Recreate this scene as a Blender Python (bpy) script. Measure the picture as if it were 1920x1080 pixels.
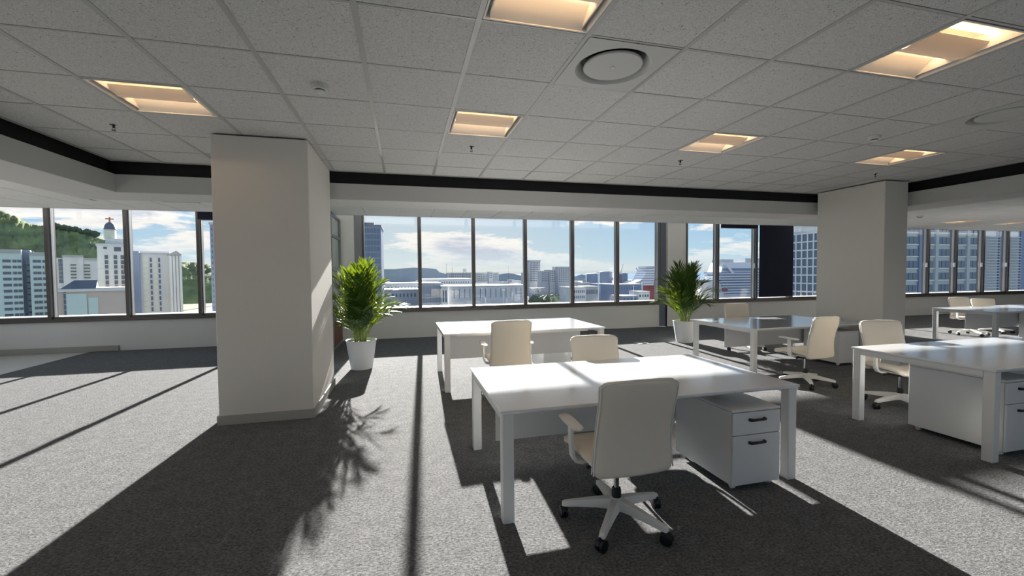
import bpy, bmesh, math, random
from mathutils import Vector, Matrix

for _o in list(bpy.data.objects):
    bpy.data.objects.remove(_o, do_unlink=True)
SC = bpy.context.scene
COL = SC.collection
R = math.radians

# ------------------------------------------------------------------ camera
F_PX, YAW, PITCH, ROLL, EYE = 797.2, .2487, .0343, -.0085, 1.60
FW = Vector((math.sin(YAW)*math.cos(PITCH), math.cos(YAW)*math.cos(PITCH), -math.sin(PITCH)))
_r = Vector((math.cos(YAW), -math.sin(YAW), 0)); _u = _r.cross(FW)
RT = _r*math.cos(ROLL) + _u*math.sin(ROLL); UP = _u*math.cos(ROLL) - _r*math.sin(ROLL)
cam_data = bpy.data.cameras.new('camera')
cam_data.sensor_width = 36; cam_data.lens = F_PX/1920*36
cam_data.clip_start = .05; cam_data.clip_end = 20000
cam = bpy.data.objects.new('camera', cam_data); COL.objects.link(cam)
cam.matrix_world = Matrix(((RT.x, UP.x, -FW.x, 0), (RT.y, UP.y, -FW.y, 0), (RT.z, UP.z, -FW.z, EYE), (0, 0, 0, 1)))
SC.camera = cam

# ------------------------------------------------------------------ sky, sun, exposure
SUN_AZ, SUN_T = R(2.5), .31                      # azimuth right of +Y, tangent of the elevation
SUN_EL = math.atan(SUN_T)
SUN_DIR = Vector((math.sin(SUN_AZ)*math.cos(SUN_EL), math.cos(SUN_AZ)*math.cos(SUN_EL), math.sin(SUN_EL)))
SC.view_settings.view_transform = 'Standard'
SC.view_settings.look = 'None'
SC.view_settings.gamma = 1.0
SC.view_settings.use_curve_mapping = False
SC.view_settings.exposure = 0.0

sun_data = bpy.data.lights.new('sun', 'SUN')
sun_data.energy = 25.0; sun_data.angle = R(.53); sun_data.color = (1.0, .955, .90)
sun = bpy.data.objects.new('sun', sun_data); COL.objects.link(sun)
sun.rotation_euler = (-SUN_DIR).to_track_quat('-Z', 'Y').to_euler()

def build_world():
    w = bpy.data.worlds.new('sky'); SC.world = w; w.use_nodes = True
    nt = w.node_tree; nt.nodes.clear(); N = nt.nodes.new; L = nt.links.new
    def math_(op, a, b=None, c=None):
        m = N('ShaderNodeMath'); m.operation = op
        for i, v in enumerate((a, b, c)):
            if v is None: continue
            if isinstance(v, (int, float)): m.inputs[i].default_value = v
            else: L(v, m.inputs[i])
        return m.outputs[0]
    def ramp(fac, stops, interp='LINEAR'):
        r = N('ShaderNodeValToRGB'); L(fac, r.inputs[0]); r.color_ramp.interpolation = interp
        e = r.color_ramp.elements
        while len(e) < len(stops): e.new(.5)
        for i, (p, c) in enumerate(stops): e[i].position = p; e[i].color = c if len(c) == 4 else (*c, 1)
        return r.outputs[0]
    def mix(f, a, b):
        m = N('ShaderNodeMix'); m.data_type = 'RGBA'; L(f, m.inputs[0])
        for i, v in ((6, a), (7, b)):
            if isinstance(v, tuple): m.inputs[i].default_value = (*v, 1)
            else: L(v, m.inputs[i])
        return m.outputs[2]
    tc = N('ShaderNodeTexCoord'); sep = N('ShaderNodeSeparateXYZ'); L(tc.outputs['Generated'], sep.inputs[0])
    z = sep.outputs[2]
    base = ramp(math_('ADD', math_('MULTIPLY', z, .5), .5),
                [(0, (.30, .34, .38)), (.495, (.42, .50, .58)), (.503, (.70, .80, .84)), (.52, (.50, .72, .87)),
                 (.56, (.33, .58, .86)), (.70, (.19, .41, .74)), (1, (.13, .30, .62))])
    dp = N('ShaderNodeVectorMath'); dp.operation = 'DOT_PRODUCT'; L(tc.outputs['Generated'], dp.inputs[0]); dp.inputs[1].default_value = SUN_DIR
    glow = math_('POWER', math_('MAXIMUM', dp.outputs['Value'], 0.0), 9.0)
    sky = mix(math_('MULTIPLY', glow, .5), base, (1.02, .92, .74))
    # clouds drawn out sideways, as they are near the horizon
    mp = N('ShaderNodeMapping'); L(tc.outputs['Generated'], mp.inputs[0]); mp.inputs['Scale'].default_value = (2.6, 2.6, 13); mp.inputs['Location'].default_value = (3.46, 1.2, 5.3)
    n1 = N('ShaderNodeTexNoise'); L(mp.outputs[0], n1.inputs['Vector']); n1.inputs['Scale'].default_value = 1.15; n1.inputs['Detail'].default_value = 9; n1.inputs['Roughness'].default_value = .63; n1.inputs['Distortion'].default_value = .35
    cover = ramp(n1.outputs['Fac'], [(.505, (0, 0, 0)), (.56, (1, 1, 1))])
    lift = ramp(z, [(.0, (0, 0, 0)), (.035, (.55, .55, .55)), (.07, (1, 1, 1)), (.6, (.9, .9, .9))])
    body = ramp(n1.outputs['Fac'], [(.52, (1.15, 1.08, .98)), (.60, (.98, .95, .93)), (.69, (.62, .66, .77))])
    fac = math_('MULTIPLY', cover, lift)
    out = mix(fac, sky, body)
    bg = N('ShaderNodeBackground'); L(out, bg.inputs[0]); bg.inputs[1].default_value = 1.0
    o = N('ShaderNodeOutputWorld'); L(bg.outputs[0], o.inputs[0])
build_world()

def at(x, y, Y):
    """point on the photograph's sight line (x, y) at depth Y"""
    d = FW*F_PX + RT*(x-960) + UP*(540-y); t = Y/d.y
    return Vector((d.x*t, Y, EYE + d.z*t))

# ------------------------------------------------------------------ materials
MATS = {}
def srgb(c):
    return tuple(((v/255+.055)/1.055)**2.4 if v/255 > .04045 else v/255/12.92 for v in c)
def mat(name, rgb, rough=.5, metal=0, spec=.5, var=0, vscale=8, bump=0, bscale=60, trans=0, tcol=None, emit=None, estr=0, coat=0, linear=False):
    m = bpy.data.materials.new(name); m.use_nodes = True; MATS[name] = m
    nt = m.node_tree; b = nt.nodes['Principled BSDF']; N = nt.nodes.new; L = nt.links.new
    c = rgb if linear else srgb(rgb)
    b.inputs['Base Color'].default_value = (*c, 1); b.inputs['Roughness'].default_value = rough; b.inputs['Metallic'].default_value = metal
    b.inputs['Specular IOR Level'].default_value = spec; b.inputs['Coat Weight'].default_value = coat; b.inputs['Coat Roughness'].default_value = .12
    g = None
    if var or bump:
        g = N('ShaderNodeNewGeometry')
    if var:
        n = N('ShaderNodeTexNoise'); L(g.outputs['Position'], n.inputs['Vector']); n.inputs['Scale'].default_value = vscale; n.inputs['Detail'].default_value = 5
        r = N('ShaderNodeValToRGB'); L(n.outputs['Fac'], r.inputs[0])
        r.color_ramp.elements[0].position = .3; r.color_ramp.elements[0].color = (*[v*(1-var) for v in c], 1)
        r.color_ramp.elements[1].position = .7; r.color_ramp.elements[1].color = (*[min(1, v*(1+var)) for v in c], 1)
        L(r.outputs[0], b.inputs['Base Color'])
    if bump:
        n = N('ShaderNodeTexNoise'); L(g.outputs['Position'], n.inputs['Vector']); n.inputs['Scale'].default_value = bscale; n.inputs['Detail'].default_value = 4
        bp = N('ShaderNodeBump'); bp.inputs['Strength'].default_value = bump; bp.inputs['Distance'].default_value = .01; L(n.outputs['Fac'], bp.inputs['Height']); L(bp.outputs[0], b.inputs['Normal'])
    if emit:
        b.inputs['Emission Color'].default_value = (*srgb(emit), 1); b.inputs['Emission Strength'].default_value = estr
    if trans:
        t = N('ShaderNodeBsdfTranslucent'); t.inputs[0].default_value = (*(srgb(tcol) if tcol else c), 1)
        mx = N('ShaderNodeMixShader'); mx.inputs[0].default_value = trans
        o = nt.nodes['Material Output']; L(b.outputs[0], mx.inputs[1]); L(t.outputs[0], mx.inputs[2]); L(mx.outputs[0], o.inputs[0])
    return m

def glass_mat(name, tint, refl=.06, rough=0.0):
    m = bpy.data.materials.new(name); m.use_nodes = True; MATS[name] = m
    nt = m.node_tree; nt.nodes.clear(); N = nt.nodes.new; L = nt.links.new
    t = N('ShaderNodeBsdfTransparent'); t.inputs[0].default_value = (*tint, 1)
    g = N('ShaderNodeBsdfGlossy'); g.inputs['Roughness'].default_value = rough
    fr = N('ShaderNodeLayerWeight'); fr.inputs[0].default_value = .5
    pw = N('ShaderNodeMath'); pw.operation = 'POWER'; L(fr.outputs['Facing'], pw.inputs[0]); pw.inputs[1].default_value = 5
    mu = N('ShaderNodeMath'); mu.operation = 'MULTIPLY_ADD'; L(pw.outputs[0], mu.inputs[0]); mu.inputs[1].default_value = .5; mu.inputs[2].default_value = refl
    mx = N('ShaderNodeMixShader'); L(mu.outputs[0], mx.inputs[0]); L(t.outputs[0], mx.inputs[1]); L(g.outputs[0], mx.inputs[2])
    o = N('ShaderNodeOutputMaterial'); L(mx.outputs[0], o.inputs[0])
    return m

def carpet_mat():
    m = bpy.data.materials.new('carpet'); m.use_nodes = True; MATS['carpet'] = m
    nt = m.node_tree; b = nt.nodes['Principled BSDF']; N = nt.nodes.new; L = nt.links.new
    g = N('ShaderNodeNewGeometry')
    mp = N('ShaderNodeMapping'); L(g.outputs['Position'], mp.inputs[0]); mp.inputs['Scale'].default_value = (1, 1.25, 1); mp.inputs['Rotation'].default_value = (0, 0, .25)
    n = N('ShaderNodeTexNoise'); L(mp.outputs[0], n.inputs['Vector']); n.inputs['Scale'].default_value = 52; n.inputs['Detail'].default_value = 5; n.inputs['Roughness'].default_value = .75
    n2 = N('ShaderNodeTexNoise'); L(g.outputs['Position'], n2.inputs['Vector']); n2.inputs['Scale'].default_value = 9; n2.inputs['Detail'].default_value = 5; n2.inputs['Roughness'].default_value = .65
    r = N('ShaderNodeValToRGB'); L(n.outputs['Fac'], r.inputs[0])
    r.color_ramp.elements[0].position = .33; r.color_ramp.elements[0].color = (.055, .056, .060, 1)
    r.color_ramp.elements[1].position = .66; r.color_ramp.elements[1].color = (.290, .290, .292, 1)
    r2 = N('ShaderNodeValToRGB'); L(n2.outputs['Fac'], r2.inputs[0])
    r2.color_ramp.elements[0].position = .3; r2.color_ramp.elements[0].color = (.80, .80, .80, 1)
    r2.color_ramp.elements[1].position = .7; r2.color_ramp.elements[1].color = (1.15, 1.15, 1.15, 1)
    mx = N('ShaderNodeMix'); mx.data_type = 'RGBA'; mx.blend_type = 'MULTIPLY'; mx.inputs[0].default_value = 1; L(r.outputs[0], mx.inputs[6]); L(r2.outputs[0], mx.inputs[7])
    L(mx.outputs[2], b.inputs['Base Color'])
    b.inputs['Roughness'].default_value = .95; b.inputs['Specular IOR Level'].default_value = .1
    bp = N('ShaderNodeBump'); bp.inputs['Strength'].default_value = 1.0; bp.inputs['Distance'].default_value = .013; L(n.outputs['Fac'], bp.inputs['Height']); L(bp.outputs[0], b.inputs['Normal'])
carpet_mat()

def tile_mat(name, c0, pits):
    m = bpy.data.materials.new(name); m.use_nodes = True; MATS[name] = m
    nt = m.node_tree; b = nt.nodes['Principled BSDF']; N = nt.nodes.new; L = nt.links.new
    g = N('ShaderNodeNewGeometry')
    mp = N('ShaderNodeMapping'); L(g.outputs['Position'], mp.inputs[0]); mp.inputs['Scale'].default_value = (1, 1.5, 1); mp.inputs['Rotation'].default_value = (0, 0, .6)
    v = N('ShaderNodeTexVoronoi'); L(mp.outputs[0], v.inputs['Vector']); v.inputs['Scale'].default_value = 62
    n = N('ShaderNodeTexNoise'); L(g.outputs['Position'], n.inputs['Vector']); n.inputs['Scale'].default_value = 120; n.inputs['Detail'].default_value = 3
    n3 = N('ShaderNodeTexNoise'); L(g.outputs['Position'], n3.inputs['Vector']); n3.inputs['Scale'].default_value = 30; n3.inputs['Detail'].default_value = 2
    ad = N('ShaderNodeMath'); ad.operation = 'MULTIPLY_ADD'; L(n3.outputs['Fac'], ad.inputs[0]); ad.inputs[1].default_value = .9; L(v.outputs['Distance'], ad.inputs[2])
    r = N('ShaderNodeValToRGB'); L(ad.outputs[0], r.inputs[0])
    r.color_ramp.elements[0].position = .55; r.color_ramp.elements[0].color = (*[q*pits for q in srgb(c0)], 1)
    r.color_ramp.elements[1].position = .62; r.color_ramp.elements[1].color = (*srgb(c0), 1)
    r2 = N('ShaderNodeValToRGB'); L(n.outputs['Fac'], r2.inputs[0])
    r2.color_ramp.elements[0].position = .3; r2.color_ramp.elements[0].color = (.8, .8, .8, 1)
    r2.color_ramp.elements[1].position = .7; r2.color_ramp.elements[1].color = (1.1, 1.1, 1.1, 1)
    mx = N('ShaderNodeMix'); mx.data_type = 'RGBA'; mx.blend_type = 'MULTIPLY'; mx.inputs[0].default_value = 1; L(r.outputs[0], mx.inputs[6]); L(r2.outputs[0], mx.inputs[7])
    L(mx.outputs[2], b.inputs['Base Color']); b.inputs['Roughness'].default_value = .95; b.inputs['Specular IOR Level'].default_value = .15
    bp = N('ShaderNodeBump'); bp.inputs['Strength'].default_value = .5; bp.inputs['Distance'].default_value = .004; L(ad.outputs[0], bp.inputs['Height']); L(bp.outputs[0], b.inputs['Normal'])
tile_mat('tile_speckled', (208, 208, 206), .30)
tile_mat('tile_plain', (230, 230, 228), .85)

mat('wall_paint', (228, 227, 224), .75, bump=.05, bscale=90)
mat('beam_paint', (198, 198, 196), .7)
mat('column_paint', (220, 216, 209), .7, bump=.05, bscale=90)
mat('skirting_grey', (168, 166, 160), .55)
mat('black_paint', (18, 18, 20), .8)
mat('grid_bar', (176, 176, 173), .35)
mat('alu_frame', (92, 86, 82), .42, metal=.35)
mat('alu_light', (150, 152, 156), .4, metal=.4)
mat('sill_white', (226, 226, 222), .5)
mat('vinyl', (206, 202, 192), .35)
mat('wood_panel', (120, 72, 52), .5, var=.15, vscale=14)
mat('blind_navy', (30, 34, 52), .9, bump=.1, bscale=300)
mat('desk_white', (234, 235, 238), .22, spec=.5, coat=.8)
mat('desk_edge', (200, 196, 190), .45)
mat('desk_metal', (222, 222, 220), .38, spec=.45)
mat('panel_grey', (196, 196, 196), .5)
mat('ped_white', (218, 219, 219), .4)
mat('black_metal', (22, 22, 23), .4)
mat('black_plastic', (20, 20, 22), .45)
mat('chair_cream', (228, 218, 202), .62, bump=.06, bscale=220)
mat('chair_white', (226, 224, 219), .4)
mat('chrome', (200, 200, 204), .12, metal=1)
mat('pot_white', (220, 222, 226), .3)
mat('soil', (58, 40, 28), .95, bump=.6, bscale=80)
mat('leaf', (42, 76, 26), .38, spec=.45, trans=.22, tcol=(146, 168, 26), var=.35, vscale=6)
mat('stem', (120, 138, 62), .55)
mat('plastic_white', (214, 214, 210), .5)
mat('diffuser_white', (188, 189, 186), .5)
mat('duct_dark', (40, 40, 40), .6)
mat('lamp_reflector', (236, 232, 226), .5)
mat('lamp_basket', (234, 228, 220), .6, trans=.3)
mat('lamp_tube', (255, 230, 190), .4, emit=(255, 214, 164), estr=13)
mat('brass_dark', (48, 44, 40), .4, metal=.6)
glass_mat('window_glass', (.975, .985, .985), .018)
glass_mat('partition_glass', (.88, .92, .91), .06)
# outdoors
mat('bld_white', (222, 222, 216), .8, var=.05, vscale=.5)
mat('panel_blue', (112, 120, 134), .5)
mat('bld_green', (206, 222, 212), .8)
mat('bld_grey', (204, 206, 208), .8, var=.08, vscale=.2)  # distance haze put into this paler grey
mat('bld_dim', (172, 176, 182), .85, var=.1, vscale=.15)  # base colour lightened to stand in for haze
mat('bld_beige', (206, 188, 172), .85, var=.06, vscale=.3)
mat('bld_blue', (122, 136, 162), .5)
mat('bld_concrete', (184, 190, 190), .85, var=.05, vscale=.5)
mat('win_dark', (84, 94, 108), .3)
mat('win_blue', (92, 108, 126), .2, spec=.6)
mat('win_pale', (206, 210, 190), .3)
mat('roof_grey', (110, 112, 116), .8)
mat('roof_light', (176, 176, 174), .8)
mat('roof_slate', (90, 98, 112), .6)
mat('gold', (196, 120, 90), .4, metal=.5)
mat('hill_green', (112, 124, 74), .95, var=.55, vscale=.05)
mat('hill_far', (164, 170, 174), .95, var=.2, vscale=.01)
mat('tree_green', (84, 98, 76), .95, var=.3, vscale=.8)
mat('field', (112, 94, 60), .95, var=.25, vscale=.06)
mat('city_ground', (112, 113, 114), .95, var=.25, vscale=.02)
mat('road', (190, 188, 182), .9)
mat('sea', (96, 132, 160), .25)
mat('ship_white', (226, 228, 232), .5)
mat('ship_blue', (126, 142, 170), .5)
mat('ship_red', (168, 84, 82), .5)
mat('steel_white', (214, 216, 218), .5)
mat('crane_dark', (96, 92, 92), .6)

# ------------------------------------------------------------------ mesh helpers
def box(bm, x0, x1, y0, y1, z0, z1, bev=0, seg=1):
    vs = [bm.verts.new(p) for p in ((x0, y0, z0), (x1, y0, z0), (x1, y1, z0), (x0, y1, z0), (x0, y0, z1), (x1, y0, z1), (x1, y1, z1), (x0, y1, z1))]
    fs = [bm.faces.new([vs[i] for i in q]) for q in ((3, 2, 1, 0), (4, 5, 6, 7), (0, 1, 5, 4), (1, 2, 6, 5), (2, 3, 7, 6), (3, 0, 4, 7))]
    if bev:
        es = list({e for f in fs for e in f.edges})
        bmesh.ops.bevel(bm, geom=es, offset=bev, segments=seg, affect='EDGES', profile=.6)
def hexa(bm, pts):
    """eight corners: bottom ring then top ring"""
    vs = [bm.verts.new(p) for p in pts]
    for q in ((3, 2, 1, 0), (4, 5, 6, 7), (0, 1, 5, 4), (1, 2, 6, 5), (2, 3, 7, 6), (3, 0, 4, 7)): bm.faces.new([vs[i] for i in q])
def loft(bm, loops, cap=True, closed=True):
    rows = [[bm.verts.new(p) for p in lp] for lp in loops]
    n = len(rows[0])
    for a, b in zip(rows, rows[1:]):
        for i in range(n if closed else n-1):
            j = (i+1) % n; bm.faces.new((a[i], a[j], b[j], b[i]))
    if cap:
        bm.faces.new(rows[0][::-1]); bm.faces.new(rows[-1])
def ring(c, r, n=16, axis='z', r2=None, ph=0):
    out = []
    for i in range(n):
        a = ph + 2*math.pi*i/n; u, v = r*math.cos(a), (r if r2 is None else r2)*math.sin(a)
        out.append((c[0]+u, c[1]+v, c[2]) if axis == 'z' else ((c[0]+u, c[1], c[2]+v) if axis == 'y' else (c[0], c[1]+u, c[2]+v)))
    return out
def lathe(bm, prof, c=(0, 0, 0), n=24, cap=True):
    loft(bm, [ring((c[0], c[1], c[2]+z), max(r, .0005), n) for r, z in prof], cap)
def tube(bm, pts, r, n=8, cap=True):
    pts = [Vector(p) for p in pts]; loops = []
    up0 = Vector((0, 0, 1))
    for i, p in enumerate(pts):
        d = (pts[min(i+1, len(pts)-1)] - pts[max(i-1, 0)]).normalized()
        s = d.cross(up0)
        if s.length < .05: s = d.cross(Vector((1, 0, 0)))
        s.normalize(); t = s.cross(d); rr = r[i] if isinstance(r, (list, tuple)) else r
        loops.append([tuple(p + s*rr*math.cos(2*math.pi*k/n) + t*rr*math.sin(2*math.pi*k/n)) for k in range(n)])
    loft(bm, loops, cap)
def fix(bm):
    bmesh.ops.recalc_face_normals(bm, faces=bm.faces)
def mesh(name, bm, m, smooth=False, angle=None):
    fix(bm); me = bpy.data.meshes.new(name); bm.to_mesh(me); bm.free()
    me.materials.append(MATS[m])
    if smooth:
        for p in me.polygons: p.use_smooth = True
        if angle:
            b2 = bmesh.new(); b2.from_mesh(me)
            for e in b2.edges:
                if len(e.link_faces) == 2 and e.calc_face_angle(0) > R(angle): e.smooth = False
            b2.to_mesh(me); b2.free()
    return me
def put(name, me, parent=None, loc=None, rot=None):
    o = bpy.data.objects.new(name, me); COL.objects.link(o)
    if parent is not None: o.parent = parent
    if loc is not None: o.location = loc
    if rot is not None: o.rotation_euler = rot
    return o
def obj(name, bm, m, parent=None, smooth=False, angle=None):
    return put(name, mesh(name, bm, m, smooth, angle), parent)
def boxes(name, bs, m, parent=None, bev=0):
    bm = bmesh.new()
    for b in bs: box(bm, *b, bev=bev)
    return obj(name, bm, m, parent)
def tag(o, label=None, cat=None, group=None, kind=None):
    if label: o['label'] = label
    if cat: o['category'] = cat
    if group: o['group'] = group
    if kind: o['kind'] = kind
    return o
def empty(name, loc=(0, 0, 0), rz=0):
    o = bpy.data.objects.new(name, None); COL.objects.link(o); o.location = loc; o.rotation_euler = (0, 0, rz); o.empty_display_size = .1
    return o
def thing(name, label, cat, loc=(0, 0, 0), rz=0, group=None):
    return tag(empty(name, loc, rz), label, cat, group)
def struct(name, bs, m, label=None, bev=0):
    return tag(boxes(name, bs, m, None, bev), label, None, None, 'structure')
def copy_tree(o, parent=None):
    c = o.copy(); COL.objects.link(c)
    if parent is not None: c.parent = parent
    for ch in list(o.children): copy_tree(ch, c)
    return c

# ------------------------------------------------------------------ dimensions of the room
YW = 11.0                       # window wall
SILL, HEAD = .745, 3.5  # head raised out of sight above the low ceiling, to admit more sun
CEIL, PERI, PERI_Y = 3.10, 2.93, 10.1
RX0, RX1, RY0 = -8.9, 30.0, -3.2
TS = .7034; GX = -.3524*TS; GY = 3.6106*TS
CE_X0, CE_X1, CE_Y1 = -3.62, 8.42, 6.62          # edge of the raised ceiling

# ------------------------------------------------------------------ floor and walls
struct('floor', [(RX0, RX1, RY0, YW+.02, -.12, 0)], 'carpet', 'dark grey cut pile office carpet with bands of sunlight')
bm = bmesh.new()
hexa(bm, [(RX0+.02, 10.98, .0), (RX0+.02, RY0+.02, .0), (-6.2, RY0+.02, .0), (-6.52, 10.98, .0), (RX0+.02, 10.98, .004), (RX0+.02, RY0+.02, .004), (-6.2, RY0+.02, .004), (-6.52, 10.98, .004)])  # unseen length away from the windows added to bounce sunlight
tag(obj('floor_vinyl', bm, 'vinyl'), 'pale smooth vinyl floor area beside the carpet under the windows', kind='structure')
piers = [(-1.69, -1.156, 10.93, 11.3, 0, HEAD+.2), (7.50, 8.12, 10.97, 11.3, 0, HEAD+.2), (14.72, 16.6, 10.97, 11.3, 0, HEAD+.2)]
struct('wall_back', [(RX0, 7.24, YW, YW+.28, 0, .652), (7.5, RX1, YW, YW+.28, 0, .652), (RX0, RX1, YW, YW+.28, HEAD, 3.75), (RX0, RX1, YW+.2, YW+.28, 3.95, 4.9)] + piers +
       [(RX0, -8.56, YW, YW+.28, .652, HEAD), (24.8, RX1, YW, YW+.28, .652, HEAD)], 'wall_paint', 'white painted wall below the long row of windows')
struct('wall_left', [(RX0-.2, RX0, RY0, YW+.28, 0, .7), (RX0-.2, RX0, RY0, YW+.28, 2.9, 3.75), (RX0-.2, RX0, RY0, -1.0, .7, 2.9), (RX0-.2, RX0, 10.2, YW+.28, .7, 2.9)], 'wall_paint', 'white side wall at the left end of the floor, with unseen windows added for fill light')
struct('wall_right', [(RX1, RX1+.2, RY0, YW+.28, 0, 3.75)], 'wall_paint', 'white side wall at the right end of the floor')
struct('wall_rear', [(RX0, RX1, RY0-.2, RY0, 0, .75), (RX0, RX1, RY0-.2, RY0, 2.9, 3.75), (RX0, -2.8, RY0-.2, RY0, .75, 2.9), (11.2, RX1, RY0-.2, RY0, .75, 2.9)], 'wall_paint', 'white rear wall with unseen windows added for fill light')
struct('roof_slab', [(RX0-.2, RX1+.2, RY0-.2, YW+.28, 3.75, 3.95)], 'wall_paint', 'concrete slab above the ceilings')
struct('baseboard_back', [(RX0, -6.0, YW-.06, YW, .005, .12)], 'skirting_grey', 'grey trunking along the foot of the window wall', .004)
struct('trim_1', [(-1.156, -.97, YW-.03, YW+.22, 0, HEAD)], 'alu_light', 'grey metal panel beside the first centre window')
struct('trim_2', [(7.24, 7.5, YW+.06, YW+.24, 0, HEAD)], 'panel_blue', 'blue-grey metal panel recessed beside the white pier')
struct('trim_3', [(RX0, 7.22, YW-.05, YW+.12, .652, SILL-.02), (7.5, RX1, YW-.05, YW+.12, .652, SILL-.02)], 'alu_frame', 'dark aluminium sill rail under the windows', .004)
struct('trim_4', [(RX0, RX1, YW+.285, YW+.66, .60, .75)], 'sill_white', 'white outer window ledge')

# columns
def column(name, x0, x1, y0, y1, label):
    c = tag(empty(name, ((x0+x1)/2, (y0+y1)/2, 0)), label, kind='structure')
    cx, cy = (x0+x1)/2, (y0+y1)/2; w, d = (x1-x0)/2, (y1-y0)/2
    boxes('shaft', [(-w, w, -d, d, .0, CEIL-.012)], 'column_paint', c, .008)
    t = .014
    boxes('skirting', [(-w-t, w+t, -d-t, -d, 0, .1), (-w-t, w+t, d, d+t, 0, .1), (-w-t, -w, -d, d, 0, .1), (w, w+t, -d, d, 0, .1)], 'skirting_grey', c)
column('column', -1.945, -1.005, 5.14, 6.58, 'large square white column with grey skirting beside the left potted palm')
column('column', 7.75, 8.27, 5.35, 6.54, 'white column standing behind the right hand desks')

# ------------------------------------------------------------------ windows
BAYS = [-8.54, -7.166, -5.792, -4.434, -3.06, -1.69, None, -.97, .395, 1.767, 3.169, 4.519, 5.883, 7.24, None, 8.12, 9.217, 10.625, 11.984, 13.35, 14.72, None, 16.6, 17.97, 19.35, 20.76, 22.09, 23.45, 24.8]
nwin = 0
for a, b in zip(BAYS, BAYS[1:]):
    if a is None or b is None: continue
    nwin += 1
    w = tag(empty('window_%d' % nwin, (a, YW, SILL)), kind='structure')
    W, Hh = b-a, HEAD-SILL; h = .033
    boxes('frame', [(0, h, -.07, .13, -.02, Hh), (W-h, W, -.07, .13, -.02, Hh), (h, W-h, -.03, .11, -.02, .02), (h, W-h, -.03, .11, Hh-.05, Hh)], 'alu_frame', w)
    boxes('inner_bead', [(h, h+.014, .0, .07, .02, Hh-.05), (W-h-.014, W-h, .0, .07, .02, Hh-.05)], 'alu_light', w)
    boxes('glass_pane', [(h+.014, W-h-.014, .03, .036, .02, Hh-.05)], 'window_glass', w)
    if a > 8.2 or a < -4:
        boxes('handle', [(W-h-.03, W-h-.012, -.055, .0, .95, 1.10)], 'plastic_white', w, .003)

for k in range(5):  # unseen windows behind the camera, added for fill light
    nwin += 1; a = -2.8+2.8*k
    w = tag(empty('window_%d' % nwin, (a, RY0, .75)), kind='structure')
    boxes('frame', [(0, .04, -.16, -.02, 0, 2.15), (2.76, 2.8, -.16, -.02, 0, 2.15), (.04, 2.76, -.14, -.04, 0, .04), (.04, 2.76, -.14, -.04, 2.11, 2.15)], 'alu_frame', w)
    boxes('glass_pane', [(.04, 2.76, -.09, -.084, .04, 2.11)], 'window_glass', w)

for k in range(4):  # unseen side windows, added to brighten the left end
    nwin += 1; a = -1.0+2.8*k
    w = tag(empty('window_%d' % nwin, (RX0, a, .7)), kind='structure')
    boxes('frame', [(-.16, -.02, 0, .04, 0, 2.2), (-.16, -.02, 2.76, 2.8, 0, 2.2), (-.14, -.04, .04, 2.76, 0, .04), (-.14, -.04, .04, 2.76, 2.16, 2.2)], 'alu_frame', w)
    boxes('glass_pane', [(-.09, -.084, .04, 2.76, .04, 2.16)], 'window_glass', w)

# ------------------------------------------------------------------ ceilings
ceiling = tag(empty('ceiling', (0, 0, CEIL)), 'raised suspended ceiling of speckled square tiles in a white metal grid', kind='structure')
LIGHTS = [(-3, 2), (1, 2), (5, 2), (9, 2), (-3, -1), (1, -1), (5, -1), (9, -1), (-3, -4), (1, -4), (5, -4), (9, -4)]
AIR = [(2, 0), (8, 0)]
busy = set(LIGHTS + AIR)
TILE_CACHE = {}
def tile_mesh(w, d, m, t=.014):
    k = (round(w, 3), round(d, 3), m)
    if k not in TILE_CACHE:
        bm = bmesh.new(); c = .006
        loft(bm, [[(-w/2+c, -d/2+c, 0), (w/2-c, -d/2+c, 0), (w/2-c, d/2-c, 0), (-w/2+c, d/2-c, 0)],
                  [(-w/2, -d/2, c), (w/2, -d/2, c), (w/2, d/2, c), (-w/2, d/2, c)], [(-w/2, -d/2, t), (w/2, -d/2, t), (w/2, d/2, t), (-w/2, d/2, t)]])
        TILE_CACHE[k] = mesh('ceiling_tile', bm, m)
    return TILE_CACHE[k]
xs = [CE_X0] + [GX+i*TS for i in range(-4, 13)] + [CE_X1]
ys = [GY+j*TS for j in range(-5, 6)] + [CE_Y1]
for xi, (a, b) in enumerate(zip(xs, xs[1:])):
    for yj, (c, d) in enumerate(zip(ys, ys[1:])):
        if (xi-5, yj-5) in busy: continue
        put('ceiling_tile', tile_mesh(b-a-.016, d-c-.016, 'tile_speckled'), ceiling, ((a+b)/2, (c+d)/2, .004))
for x in xs[1:-1]:
    boxes('grid_bar', [(x-.017, x+.017, ys[0], CE_Y1, 0, .008)], 'grid_bar', ceiling)
for y in ys[:-1]:
    boxes('cross_bar', [(CE_X0, CE_X1, y-.009, y+.009, .0022, .009)], 'grid_bar', ceiling)
boxes('edge_trim', [(CE_X0-.02, CE_X1+.02, CE_Y1-.004, CE_Y1+.02, -.004, .05), (CE_X0-.02, CE_X0+.004, RY0, CE_Y1, -.004, .05), (CE_X1-.004, CE_X1+.02, RY0, CE_Y1, -.004, .05)], 'grid_bar', ceiling)
boxes('rear_panel', [(CE_X0, CE_X1, RY0, ys[0], .004, .02)], 'tile_speckled', ceiling)

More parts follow.
